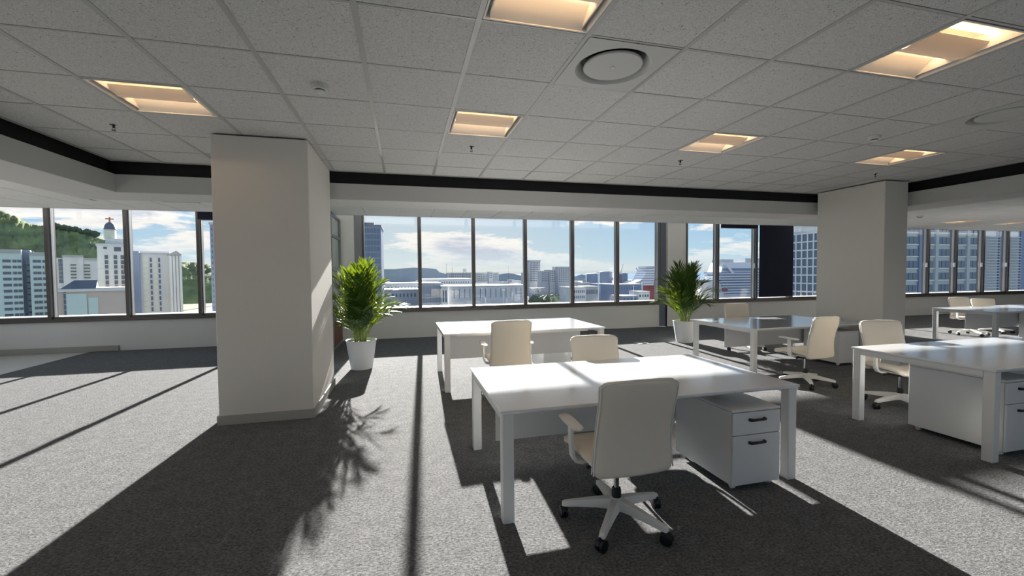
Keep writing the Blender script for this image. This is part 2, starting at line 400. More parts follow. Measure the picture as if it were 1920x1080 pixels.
# bulkheads round the raised ceiling and the black recess above them
struct('trim_5', [(-4.36, 9.2, 6.68, 7.36, 2.70, 2.94)], 'beam_paint', 'long white bulkhead beam across the room in front of the windows', .006)
struct('trim_6', [(-4.36, -3.62, RY0, 6.68, 2.70, 2.94)], 'beam_paint', 'white bulkhead beam running back on the left', .006)
struct('trim_7', [(8.46, 9.2, RY0, 6.68, 2.70, 2.94)], 'beam_paint', 'white bulkhead beam running back on the right', .006)
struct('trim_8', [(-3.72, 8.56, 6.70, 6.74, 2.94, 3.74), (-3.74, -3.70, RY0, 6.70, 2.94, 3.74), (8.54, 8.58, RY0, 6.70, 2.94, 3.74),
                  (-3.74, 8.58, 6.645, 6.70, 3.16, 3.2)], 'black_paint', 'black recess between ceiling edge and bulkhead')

# lower ceiling round the edge of the room
lower = tag(empty('ceiling', (0, 0, PERI)), 'lower white tiled ceiling between bulkhead and windows', kind='structure')
px0 = GX + .17
PL = [(px0+(round((x-px0)/TS-.5)+.5)*TS, 7.36+1.5*(PERI_Y-7.36)/4) for x in (15.2, 17.3)]
hx = [RX0] + [v for x, y in PL for v in (x-.36, x+.36)] + [RX1]; hy0, hy1 = PL[0][1]-.345, PL[0][1]+.345
boxes('backing', [(RX0, RX1, 7.0, hy0, .006, .03), (RX0, RX1, hy1, PERI_Y, .006, .03)] + [(hx[k], hx[k+1], hy0, hy1, .006, .03) for k in (0, 2, 4)] + [ (RX0, -4.0, RY0, 7.0, .006, .03), (8.8, RX1, RY0, 7.0, .006, .03),
                  (RX0, RX1, PERI_Y-.02, PERI_Y, -.008, .6), (RX0, RX1, PERI_Y, YW, .58, .62)], 'grid_bar', lower)
far_tiles = bmesh.new()
i0 = int((RX0-px0)/TS); i1 = int((RX1-px0)/TS)
for i in range(i0, i1):
    for j in range(-14, 8):
        x, y = px0+i*TS, 7.36 + (j+.5)*(PERI_Y-7.36)/4
        if y > PERI_Y: continue
        dy = (PERI_Y-7.36)/4
        cx = x+TS/2
        if y < 7.3 and -4.72 < cx < 9.55: continue
        if any(abs(cx-lx) < TS*.5 and abs(y-ly) < TS*.5 for lx, ly in PL): continue
        near = (cx < 9.6 and cx > -8.9 and y > 4.4)
        if near:
            put('ceiling_tile', tile_mesh(TS-.02, dy-.02, 'tile_plain'), lower, (cx, y, -.004))
        else:
            box(far_tiles, cx-TS/2+.006, cx+TS/2-.006, y-dy/2+.006, y+dy/2-.006, -.004, .01)
tag(obj('ceiling_tiles', far_tiles, 'tile_plain', lower), kind='stuff')

# ------------------------------------------------------------------ glazed partition beside the left palm
pt = tag(empty('partition', (-1.48, 8.3, 0)), 'grey framed glass partition with brown lower panel behind the left palm', 'partition')
Lp = YW-.08-8.3
boxes('frame', [(-.03, .03, 0, .05, 0, 2.92), (-.03, .03, Lp-.05, Lp, 0, 2.92), (-.03, .03, Lp/2-.025, Lp/2+.025, 0, 2.92)] +
      [(-.03, .03, .05, Lp-.05, z, z+.05) for z in (0, .62, 1.72, 2.42, 2.87)], 'alu_light', pt)
for k in (0, 1):
    y0, y1 = (.05, Lp/2-.025) if k == 0 else (Lp/2+.025, Lp-.05)
    boxes('lower_panel', [(-.02, .02, y0, y1, .05, .62)], 'wood_panel', pt)
    boxes('glass_pane', [(-.005, .005, y0, y1, .67, 1.72)], 'partition_glass', pt)
    boxes('glass_pane', [(-.005, .005, y0, y1, 1.77, 2.42)], 'partition_glass', pt)
    boxes('glass_pane', [(-.005, .005, y0, y1, 2.47, 2.87)], 'partition_glass', pt)

# ------------------------------------------------------------------ ceiling fittings
def make_light():
    t = empty('ceiling_light'); s = TS/2-.02
    boxes('housing', [(-s, s, -s, -s+.012, .0, .13), (-s, s, s-.012, s, 0, .13), (-s, -s+.012, -s, s, 0, .13), (s-.012, s, -s, s, 0, .13), (-s, s, -s, s, .13, .14)], 'lamp_reflector', t)
    for sg in (-1, 1):                                   # two curved reflectors
        bm = bmesh.new(); prof = []
        for k in range(9):
            u = k/8; y = sg*(s-.012 - u*(s-.13)); z = .006 + .105*math.sin(u*math.pi/2)
            prof.append((y, z))
        lo = [[(-s+.04, y, z), (s-.04, y, z), (s-.04, y, z+.004), (-s+.04, y, z+.004)] for y, z in prof]
        loft(bm, lo); obj('reflector', bm, 'lamp_reflector', t, True, 50)
        bm = bmesh.new()
        tube(bm, [(-s+.06, sg*.15, .095), (s-.06, sg*.15, .095)], .012, 8); obj('lamp_tube', bm, 'lamp_tube', t, True, 50)
        boxes('end_plate', [(sg*(s-.04)-.004, sg*(s-.04)+.004, -s+.012, s-.012, .02, .13)], 'lamp_reflector', t)
    bm = bmesh.new(); lo = []
    for k in range(11):
        a = -1+2*k/10; y = a*.125; z = .058 - .05*math.cos(a*math.pi/2)
        lo.append([(-s+.045, y, z), (s-.045, y, z), (s-.045, y, z+.003), (-s+.045, y, z+.003)])
    loft(bm, lo); obj('basket', bm, 'lamp_basket', t, True, 50)
    return t
light0 = make_light(); used = False
LL = {(-3, 2): 'warm recessed square ceiling light near the left bulkhead, above the large column', (1, 2): 'warm recessed ceiling light between the large column and the round air diffuser',
      (5, 2): 'warm recessed ceiling light in front of the long bulkhead, third from the left', (9, 2): 'warm recessed ceiling light nearest the far right column',
      (1, -1): 'warm recessed ceiling light cut by the top edge, beside the air diffuser', (5, -1): 'large warm recessed ceiling light at the upper right',
      (-3, -1): 'recessed ceiling light of the second row, over the left bulkhead', (9, -1): 'recessed ceiling light of the second row, over the right bulkhead',
      (-3, -4): 'recessed ceiling light of the third row, added out of view for fill, far left', (1, -4): 'recessed ceiling light of the third row, added out of view for fill, left of centre', (5, -4): 'recessed ceiling light of the third row, added out of view for fill, right of centre', (9, -4): 'recessed ceiling light of the third row, added out of view for fill, far right'}  # third row is unseen, added for warm fill
def next_light():
    global used
    if not used:
        used = True; return light0
    return copy_tree(light0)
for i, j in LIGHTS:
    o = next_light(); o.location = (GX+(i+.5)*TS, GY+(j+.5)*TS, CEIL)
    tag(o, LL[(i, j)], 'ceiling light', 'warm recessed ceiling lights')
for k, (x, y) in enumerate(PL):
    o = next_light(); o.location = (x, y, PERI-.003)
    tag(o, ['warm light in the low ceiling just right of the far column', 'warm light in the low ceiling at the far right edge'][k], 'ceiling light', 'warm recessed ceiling lights')

def make_air():
    t = empty('air_diffuser'); s = TS/2-.012
    bm = bmesh.new(); n = 40
    # square plate with round opening, bell-shaped throat
    sq = []
    for i in range(n):
        a = 2*math.pi*i/n; c, d = math.cos(a), math.sin(a); m = max(abs(c), abs(d)); sq.append((s*c/m, s*d/m, .0))
    loops = [sq, ring((0, 0, .0), .275, n), ring((0, 0, .012), .262, n), ring((0, 0, .035), .245, n), ring((0, 0, .07), .232, n)]
    loft(bm, loops, cap=False); obj('face_plate', bm, 'diffuser_white', t, True, 25)
    bm = bmesh.new(); lathe(bm, [(.235, .07), (.235, .13)], n=n); obj('throat', bm, 'duct_dark', t, True, 40)
    bm = bmesh.new(); lathe(bm, [(.19, .03), (.212, .02), (.214, .010), (.208, .004), (.0, .004)], n=n); obj('disc', bm, 'diffuser_white', t, True, 30)
    bm = bmesh.new(); lathe(bm, [(.016, .004), (.016, .0), (.010, -.003), (.0, -.003)], n=16); obj('screw', bm, 'plastic_white', t, True, 30)
    return t
air0 = make_air()
for k, (i, j) in enumerate(AIR):
    o = air0 if k == 0 else copy_tree(air0)
    o.location = (GX+(i+.5)*TS, GY+(j+.5)*TS, CEIL)
    tag(o, ['round air diffuser in a square white ceiling panel, beside the top ceiling light', 'round air diffuser at the right edge of the raised ceiling'][k], 'air vent', 'ceiling air diffusers')

def smoke(x, y, z, label):
    t = thing('smoke_detector', label, 'smoke detector', (x, y, z), 0, 'ceiling smoke detectors')
    bm = bmesh.new(); lathe(bm, [(.062, 0), (.062, -.012), (.057, -.034), (.05, -.038), (.0, -.038)], n=24); obj('housing', bm, 'plastic_white', t, True, 40)
    bm = bmesh.new(); lathe(bm, [(.036, -.038), (.036, -.046)], n=20); obj('sensor_slot', bm, 'black_plastic', t, True, 40)
    bm = bmesh.new(); lathe(bm, [(.040, -.046), (.042, -.052), (.03, -.060), (.0, -.060)], n=20); obj('sensor_cap', bm, 'plastic_white', t, True, 40)
smoke(-.62, 3.69, CEIL+.003, 'round white smoke detector on the ceiling right of the large column')
smoke(5.14, 3.67, CEIL+.003, 'round smoke detector on the ceiling between the right hand lights')
smoke(12.3, 7.7, PERI-.004, 'small smoke detector on the low ceiling past the far column')

def sprinkler(x, y, label):
    t = thing('sprinkler', label, 'sprinkler', (x, y, CEIL+.003), 0, 'ceiling sprinklers')
    bm = bmesh.new(); lathe(bm, [(.034, 0), (.032, -.006), (.014, -.010)], n=20); obj('rosette', bm, 'chrome', t, True, 40)
    bm = bmesh.new(); lathe(bm, [(.010, -.008), (.010, -.028), (.006, -.03)], n=12)
    tube(bm, [(-.008, 0, -.026), (-.014, 0, -.038), (-.004, 0, -.052)], .0028, 6); tube(bm, [(.008, 0, -.026), (.014, 0, -.038), (.004, 0, -.052)], .0028, 6); obj('body', bm, 'brass_dark', t, True, 40)
    bm = bmesh.new(); lathe(bm, [(.004, -.050), (.019, -.055), (.019, -.057), (.0, -.057)], n=14); obj('deflector', bm, 'brass_dark', t, True, 40)
for x, y, l in ((-2.76, 5.1, 'small sprinkler head between the left light and the bulkhead'), (.80, 5.05, 'small sprinkler head behind the centre ceiling light'),
                (3.64, 5.05, 'small sprinkler head left of the third ceiling light'), (7.12, 5.06, 'small sprinkler head just in front of the far column')):
    sprinkler(x, y, l)

# slot diffusers in the low ceiling on the left
for k, (x, y, rz, l) in enumerate(((-3.85, 8.88, 0, 'thin white slot diffuser in the low ceiling next to the large column'), (-5.17, 8.7, R(90), 'thin white slot diffuser in the low ceiling above the second window'))):
    t = thing('slot_diffuser', l, 'air vent', (x, y, PERI-.008), rz, 'slot diffusers in the low ceiling')
    boxes('frame', [(-.3, .3, -.03, -.02, 0, .004), (-.3, .3, .02, .03, 0, .004)], 'plastic_white', t)
    boxes('slot', [(-.3, .3, -.02, .02, .001, .004)], 'duct_dark', t)

# ------------------------------------------------------------------ roller blinds
def blind(a, b, z0, label):
    t = thing('roller_blind', label, 'blind', ((a+b)/2, YW-.16, 0), 0, 'navy roller blinds on the windows'); w = (b-a)/2-.03
    bm = bmesh.new(); tube(bm, [(-w, 0, HEAD-.12), (w, 0, HEAD-.12)], .035, 14); obj('roller', bm, 'blind_navy', t, True, 50)
    bm = bmesh.new(); lo = []
    for k in range(13):
        z = HEAD-.12-(HEAD-.12-z0)*k/12; y = .034 + .003*math.sin(k*1.7)
        lo.append([(-w, y, z), (w, y, z), (w, y+.0015, z), (-w, y+.0015, z)])
    loft(bm, lo); obj('fabric', bm, 'blind_navy', t, True, 50)
    boxes('bottom_bar', [(-w, w, .028, .042, z0-.025, z0)], 'alu_frame', t, .003)
blind(10.625, 11.984, .82, 'dark navy roller blind pulled fully down in front of its window')
blind(9.217, 10.625, 2.93, 'navy roller blind rolled almost fully up, window right of the palm')
blind(-4.434, -3.06, 2.86, 'navy roller blind rolled almost fully up, window beside the large column')

# ------------------------------------------------------------------ furniture
def make_pedestal(t, w, d, h):
    """drawer unit, front towards -Y, standing on castors at z = 0"""
    boxes('body', [(-w/2, w/2, -d/2+.018, d/2, .045, h-.02)], 'ped_white', t, .002)
    boxes('top_panel', [(-w/2, w/2, -d/2, d/2, h-.018, h)], 'ped_white', t, .003)
    zs = [(h-.022-(h-.07)*.31, h-.024), (.045, h-.028-(h-.07)*.31)]
    for z0, z1 in zs:
        dr = boxes('drawer', [(-w/2+.002, w/2-.002, -d/2, -d/2+.016, z0, z1)], 'ped_white', t, .002)
        zc = z1-.055
        bm = bmesh.new()
        tube(bm, [(-.065, -d/2+.002, zc), (-.063, -d/2-.012, zc), (-.052, -d/2-.02, zc), (.052, -d/2-.02, zc), (.063, -d/2-.012, zc), (.065, -d/2+.002, zc)], [.012, .012, .010, .010, .012, .012], 8)
        obj('handle', bm, 'black_metal', dr, True, 60)
    for sx in (-1, 1):
        for sy in (-1, 1):
            bm = bmesh.new(); x, y = sx*(w/2-.05), sy*(d/2-.06)
            loft(bm, [ring((x-.012, y, .022), .022, 14, 'x'), ring((x+.012, y, .022), .022, 14, 'x')]); box(bm, x-.015, x+.015, y-.015, y+.015, .03, .05)
            obj('castor', bm, 'plastic_white', t, True, 40)
def pedestal(x, y, label, w=.42, d=.66, h=.6, rz=0):
    t = thing('drawer_pedestal', label, 'drawer unit', (x, y, 0), rz, 'white drawer pedestals under the desks')
    make_pedestal(t, w, d, h); return t

def desk(x0, x1, y0, y1, h, label, lg=.075, panel=True, tray=None, inset=.1):
    cx, cy = (x0+x1)/2, (y0+y1)/2; w, d = (x1-x0)/2, (y1-y0)/2
    t = thing('office_desk', label, 'desk', (cx, cy, 0), 0, 'white office desks')
    bm = bmesh.new(); c = .014
    loft(bm, [[(-w+c, -d+c, h-.028), (w-c, -d+c, h-.028), (w-c, d-c, h-.028), (-w+c, d-c, h-.028)], [(-w, -d, h-.014), (w, -d, h-.014), (w, d, h-.014), (-w, d, h-.014)],
              [(-w, -d, h-.002), (w, -d, h-.002), (w, d, h-.002), (-w, d, h-.002)], [(-w+.002, -d+.002, h), (w-.002, -d+.002, h), (w-.002, d-.002, h), (-w+.002, d-.002, h)]])
    obj('tabletop', bm, 'desk_white', t)
    i = .012
    for sx in (-1, 1):
        for sy in (-1, 1):
            xa = sx*(w-i); xb = sx*(w-i-lg); ya = sy*(d-i); yb = sy*(d-i-lg)
            boxes('leg', [(min(xa, xb), max(xa, xb), min(ya, yb), max(ya, yb), 0, h-.028)], 'desk_metal', t, .004)
        xa = sx*(w-i); xb = sx*(w-i-.05)
        boxes('side_rail', [(min(xa, xb), max(xa, xb), -d+i+lg, d-i-lg, h-.075, h-.028)], 'desk_metal', t, .002)
    boxes('long_rail', [(-w+.2, w-.2, -d+.18, -d+.22, h-.07, h-.029)], 'desk_metal', t)
    boxes('long_rail', [(-w+.2, w-.2, d-.22, d-.18, h-.07, h-.029)], 'desk_metal', t)
    if panel:
        boxes('modesty_panel', [(-w+inset, w-.1, -.009, .009, h*.40, h-.03)], 'panel_grey', t, .002)
    if tray:
        boxes('cable_tray', [(-w+.10, -w+.22, .18, .36, h-.13, h-.1), (-w+.10, -w+.11, .18, .36, h-.1, h-.07)], 'plastic_white', t, .003)
    return t
desk(.575, 2.91, 2.575, 3.855, .735, 'white office desk nearest the camera, with a drawer pedestal under its right end')
desk(.50, 2.86, 5.70, 7.10, .80, 'white office desk in front of the centre windows, second behind the nearest desk')
desk(5.30, 7.66, 5.50, 6.97, .70, 'white office desk between the right palm and the far column')
desk(4.66, 7.10, 2.36, 3.52, .78, 'white office desk at the right edge with its drawer pedestal at the left end', tray=True, inset=.75)
desk(11.87, 15.2, 6.02, 7.15, .72, 'white office desk far right beyond the column, in front of the concrete office view')
desk(15.26, 17.70, 6.02, 7.15, .72, 'white office desk at the far right edge, continuing the row beyond the column')
pedestal(2.485, 2.87, 'white two-drawer pedestal with black handles under the nearest desk')
pedestal(2.36, 6.78, 'white drawer pedestal under the desk in front of the centre windows', h=.64, rz=R(180))
pedestal(7.25, 5.84, 'white drawer pedestal under the desk beside the far column', h=.58, rz=R(180))
pedestal(5.13, 2.78, 'white two-drawer pedestal under the desk at the right edge', d=.72, h=.66)
pedestal(13.85, 6.30, 'white drawer pedestal under the far right desk beyond the column', d=.5)

t = thing('floor_box', 'small grey floor box lid in the carpet left of the right palm', 'floor box', (5.2, 8.55, 0))
boxes('lid', [(-.13, .13, -.13, .13, 0, .006)], 'skirting_grey', t, .002); boxes('cable_flap', [(-.05, .05, -.11, -.06, .006, .012)], 'black_plastic', t)

# power socket hanging under the nearest desk's left end
t = thing('power_socket', 'small black power socket with cable hanging under the nearest desk', 'socket', (.70, 3.45, .56))
boxes('body', [(-.02, .02, -.03, .03, .06, .145)], 'black_plastic', t, .004)
bm = bmesh.new(); tube(bm, [(0, 0, .06), (.01, -.02, .02), (.02, .0, -.02), (.0, .03, -.03), (-.01, .03, .0)], .006, 6); obj('cable', bm, 'black_plastic', t, True)

# office chair, facing +Y, origin on the floor under the lift
def superloop(cx, cy, cz, a, b, n=24, e=4.0, plane='xy', bend=0):
    out = []
    for i in range(n):
        t = 2*math.pi*i/n; c, s = math.cos(t), math.sin(t)
        u = a*math.copysign(abs(c)**(2/e), c); v = b*math.copysign(abs(s)**(2/e), s)
        k = bend*(u/a)**2 if a else 0
        out.append((cx+u, cy+v+k, cz) if plane == 'xy' else (cx+u, cy, cz+v+k))
    return out
def make_chair():
    t = empty('office_chair')
    # backrest
    bm = bmesh.new(); lo = []; Z0, Z1 = .405, .985
    prof = lambda u: -.225 - .035*math.sin(u*math.pi)*0 - (.075*u) + .028*math.sin(min(1, u*1.25)*math.pi)      # lean with lumbar
    us = [0, .012, .035, .07, .14, .24, .36, .48, .60, .72, .82, .90, .945, .97, .988, 1.0]
    for u in us:
        z = Z0 + (Z1-Z0)*u; hw = .262 - .014*u - .013*math.sin(u*math.pi); hd = .030 - .008*u
        r = .055; dt = (1-u)*(Z1-Z0); db = u*(Z1-Z0); rb = .05
        if dt < r: q = math.sqrt(max(0, r*r-(r-dt)**2))/r; hw -= r*(1-q); hd *= .25+.75*min(1, q*1.6)
        if db < rb: q = math.sqrt(max(0, rb*rb-(rb-db)**2))/rb; hw -= rb*(1-q); hd *= .25+.75*min(1, q*1.6)
        lo.append(superloop(0, prof(u), z, hw, hd, 28, 5, bend=.022))
    loft(bm, lo); br = obj('backrest', bm, 'chair_cream', t, True, 75)
    for yo in (-.012, .014):                                    # seams round the edge of the back
        bm = bmesh.new(); pts = []
        for u in us[2:-3]: pts.append((-(.2625-.014*u-.013*math.sin(u*math.pi)), prof(u)+yo+.018, Z0+(Z1-Z0)*u))
        top = prof(.985)+yo
        pts += [(-.225, prof(.965)+yo+.016, Z0+(Z1-Z0)*.972), (-.17, top+.008, Z1-.004), (0, top, Z1+.0005), (.17, top+.008, Z1-.004), (.225, prof(.965)+yo+.016, Z0+(Z1-Z0)*.972)]
        pts += [(-p[0], p[1], p[2]) for p in pts[:len(us)-5][::-1]]
        tube(bm, pts, .0042, 5); obj('seam', bm, 'chair_white', br, True)
    # seat
    bm = bmesh.new(); lo = []
    for k in range(15):
        u = k/14; y = -.235+.55*u; hw = .250+.012*math.sin(u*math.pi); hz = .036; zc = .462 + .012*math.sin(u*3) - .028*max(0, u-.75)/.25
        d = min(u, 1-u)*.55
        if d < .05: q = math.sqrt(max(0, .05**2-(.05-d)**2))/.05; hw -= .04*(1-q); hz *= .2+.8*q
        lo.append(superloop(0, y, zc, hw, hz, 24, 4, 'xz', bend=.012))
    loft(bm, lo); obj('seat', bm, 'chair_cream', t, True, 75)
    bm = bmesh.new(); loft(bm, [superloop(0, .02, .418, .19, .17, 24, 5), superloop(0, .02, .432, .225, .215, 24, 5), superloop(0, .015, .445, .235, .23, 24, 5)]); obj('seat_shell', bm, 'chair_white', t, True, 40)
    # arms
    for s in (-1, 1):
        bm = bmesh.new(); lo = []
        path = [(.19, .425), (.245, .418), (.278, .428), (.296, .46), (.302, .52), (.305, .58), (.306, .655)]
        for i, (x, z) in enumerate(path):
            a = path[max(i-1, 0)]; b = path[min(i+1, len(path)-1)]; dx, dz = b[0]-a[0], b[1]-a[1]; L_ = math.hypot(dx, dz); nx, nz = -dz/L_, dx/L_
            hw = .034 - .003*min(i, 4); th = .012
            lo.append([(s*(x-nx*th), .015-hw, z-nz*th), (s*(x+nx*th), .015-hw, z+nz*th), (s*(x+nx*th), .015+hw, z+nz*th), (s*(x-nx*th), .015+hw, z-nz*th)])
        loft(bm, lo); bmesh.ops.bevel(bm, geom=list(bm.edges), offset=.004, segments=1, affect='EDGES'); ap = obj('arm_post', bm, 'chair_white', t, True, 40)
        bm = bmesh.new(); lo = []
        for k in range(11):
            u = k/10; y = -.12+.29*u; hw = .036+.006*math.sin(u*math.pi); hz = .011
            d = min(u, 1-u)*.29
            if d < .04: q = math.sqrt(max(0, .04**2-(.04-d)**2))/.04; hw *= .3+.7*q; hz *= .4+.6*q
            lo.append(superloop(s*.302, y, .664+.010*u, hw, hz, 14, 3.2, 'xz'))
        loft(bm, lo); obj('arm_pad', bm, 'chair_white', ap, True, 70)
    # mechanism and lift
    bm = bmesh.new(); box(bm, -.10, .10, -.14, .13, .375, .425, .012); box(bm, -.05, .05, -.21, -.12, .39, .425, .01)
    mech = obj('mechanism', bm, 'black_plastic', t)
    bm = bmesh.new(); tube(bm, [(.09, .05, .40), (.20, .05, .395), (.235, .05, .393)], [.006, .006, .012], 8); tube(bm, [(-.09, -.02, .40), (-.22, -.03, .39)], [.006, .011], 8); obj('lever', bm, 'black_plastic', mech, True)
    bm = bmesh.new(); lathe(bm, [(.017, .19), (.017, .39)], n=16); obj('gas_lift', bm, 'chrome', t, True, 40)
    bm = bmesh.new(); lathe(bm, [(.03, .13), (.031, .20), (.027, .222), (.02, .225)], n=18); obj('lift_cover', bm, 'black_plastic', t, True, 40)
    bm = bmesh.new(); lathe(bm, [(.045, .09), (.052, .11), (.048, .15), (.03, .165)], n=20); obj('base_hub', bm, 'chair_white', t, True, 40)
    bm = bmesh.new()
    lo = [[(x, -w, z-h), (x, w, z-h), (x, w*.72, z+h), (x, -w*.72, z+h)] for x, w, h, z in ((.03, .036, .032, .126), (.12, .030, .027, .121), (.25, .024, .020, .104), (.332, .021, .016, .093), (.348, .017, .011, .089))]
    loft(bm, lo); bmesh.ops.bevel(bm, geom=[e for e in bm.edges], offset=.003, segments=1, affect='EDGES'); spoke = mesh('base_spoke', bm, 'chair_white', True, 35)
    bm = bmesh.new()
    for s in (-1, 1):
        loft(bm, [ring((0, s*.014-.011, .036), .027, 18, 'y'), ring((0, s*.014-.008, .036), .036, 18, 'y'), ring((0, s*.014+.008, .036), .036, 18, 'y'), ring((0, s*.014+.011, .036), .027, 18, 'y')])
    lathe(bm, [(.009, .05), (.009, .088)], (-.018, 0, 0), 10)
    lo = [superloop(-.004, 0, z, a, b, 14, 2.5) for z, a, b in ((.048, .036, .026), (.064, .031, .023), (.074, .018, .014))]
    loft(bm, lo); caster = mesh('castor', bm, 'black_plastic', True, 40)
    for k in range(5):
        a = R(84+72*k); put('base_spoke', spoke, t, (0, 0, 0), (0, 0, a))
        put('castor', caster, t, (.338*math.cos(a), .338*math.sin(a), 0), (0, 0, a+[.6, 1.9, 2.8, .2, 1.2][k]))
    return t
chair0 = make_chair()
CH = [(1.30, 2.44, 0, (1, 1, 1), 'cream office chair nearest the camera, back turned, at the nearest desk'),
      (1.97, 3.98, R(180-6), (1.06, 1, .93), 'cream office chair facing the camera across the nearest desk'),
      (1.30, 5.40, R(-2), (1.03, 1.03, 1.03), 'cream office chair with its back turned, at the desk before the centre windows'),
      (6.72, 7.22, R(180-12), (1.08, 1.08, .94), 'cream office chair facing the camera beside the right palm, behind a desk'),
      (5.47, 4.76, R(6), (1, 1, 1), 'cream office chair with its back turned, in the aisle before the far column'),
      (5.60, 3.66, R(180-14), (1.02, 1.02, 1), 'cream office chair facing the camera, tucked behind the right edge desk'),
      (13.4, 7.30, R(180-16), (1, 1, .92), 'small cream office chair at the far right desk, left one of the pair'),
      (14.45, 7.42, R(180-24), (1.05, 1.05, .86), 'small cream office chair at the far right desk, right one of the pair')]
for k, (x, y, rz, sc, l) in enumerate(CH):
    o = chair0 if k == 0 else copy_tree(chair0)
    o.location = (x, y, 0); o.rotation_euler = (0, 0, rz); o.scale = sc
    tag(o, l, 'chair', 'cream swivel office chairs')

# ------------------------------------------------------------------ potted palms
def palm(x, y, seed, label, top=1.86, spread=.62, nfr=42):
    rnd = random.Random(seed)
    t = thing('potted_palm', label, 'potted plant', (x, y, 0), 0, 'areca palms in white pots')
    bm = bmesh.new(); n = 36
    lathe(bm, [(.165, .0), (.172, .004), (.178, .02), (.246, .478), (.252, .492), (.246, .497), (.232, .49), (.224, .44)], n=n, cap=False)
    bm.faces.new([v for v in bm.verts if abs(v.co.z) < 1e-6]); obj('pot', bm, 'pot_white', t, True, 35)
    bm = bmesh.new(); lathe(bm, [(.226, .44), (.226, .455), (.12, .465), (.0, .468)], n=24); obj('soil', bm, 'soil', t, True)
    for k in range(nfr):
        az = 2*math.pi*(k*.618 + rnd.uniform(-.06, .06)); f = (k+.5)/nfr
        out = spread*(.26+.74*f**.8)*rnd.uniform(.8, 1.12)         # reach
        h = (top-.50)*(1.0-.62*f**1.25)*rnd.uniform(.86, 1.03)
        b0 = rnd.uniform(.02, .11)
        base = Vector((math.cos(az)*b0, math.sin(az)*b0, .46))
        d = Vector((math.cos(az), math.sin(az), 0)); pts = []
        for i in range(15):
            u = i/14
            rad = out*(u**(1.9-.5*f)); zz = h*(1.18*u - .18*u**4*(1+1.2*f))
            pts.append(base + d*rad + Vector((0, 0, zz)))
        ns = 5
        bm = bmesh.new(); tube(bm, pts[:ns+1], [.0088-.0007*i for i in range(ns+1)], 5); stem = obj('stem', bm, 'stem', t, True)
        bm = bmesh.new()
        tube(bm, pts[ns:], [.0048-.0004*i for i in range(15-ns)], 4)
        side = d.cross(Vector((0, 0, 1)))
        nl = 22
        for q in range(nl):
            v = q/(nl-1); u = .30+.70*v; fi = u*14; i = min(13, int(fi)); p = pts[i].lerp(pts[i+1], fi-i); tan = (pts[i+1]-pts[i]).normalized()
            nrm = side.cross(tan).normalized()
            ln = (.12+.24*math.sin(math.pi*(.12+.80*v))**.8)*rnd.uniform(.85, 1.12)
            for s in (-1, 1):
                dr = (side*s*(.85-.45*v) + tan*(.75+.45*v) + nrm*rnd.uniform(-.05, .30)).normalized()
                wv = dr.cross(nrm + side*s*rnd.uniform(-.4, .4)).normalized()
                wd = .0105*rnd.uniform(.8, 1.15)
                droop = Vector((0, 0, -1))*ln*rnd.uniform(.02, .24)
                m1 = p + dr*ln*.35 + droop*.08; m2 = p + dr*ln*.7 + droop*.4; e = p + dr*ln + droop
                va = bm.verts.new(p); vb = bm.verts.new(m1+wv*wd); vc = bm.verts.new(m1-wv*wd); vd = bm.verts.new(m2+wv*wd*.8); ve = bm.verts.new(m2-wv*wd*.8); vf = bm.verts.new(e)
                bm.faces.new((va, vb, vc)); bm.faces.new((vb, vd, ve, vc)); bm.faces.new((vd, vf, ve))
        me = bpy.data.meshes.new('leaflets'); bm.to_mesh(me); bm.free(); me.materials.append(MATS['leaf'])
        for pg in me.polygons: pg.use_smooth = True
        put('leaflets', me, stem)
palm(-.72, 7.62, 4, 'leafy green palm in a white tapered pot right of the large column')
palm(6.18, 8.40, 9, 'leafy green palm in a white tapered pot right of the centre windows')

# ------------------------------------------------------------------ outdoors: added board, out of view, that shades the right floor
cn = thing('added_sun_blocker', 'unseen pale board added outside to shade the floor on the right', 'canopy', (4.42, YW+.28, 0))
boxes('shade_board', [(0, 9.5, 5.2, 5.8, 3.96, 4.46)], 'steel_white', cn, .01)
for x in (.1, 4.7, 9.3): boxes('bracket', [(x-.05, x+.05, -.02, 5.25, 4.3, 4.42)], 'steel_white', cn)

# ------------------------------------------------------------------ the town below
GZ = -26.0
tag(boxes('city_ground', [(-2500, 4000, 40, 1500, GZ-1, GZ)], 'city_ground'), 'hazy grey ground of the town below the windows', kind='structure')
tag(boxes('sea', [(-6000, 9000, 1500, 15000, GZ-3, GZ-1.5)], 'sea'), 'flat blue sea along the horizon', kind='structure')

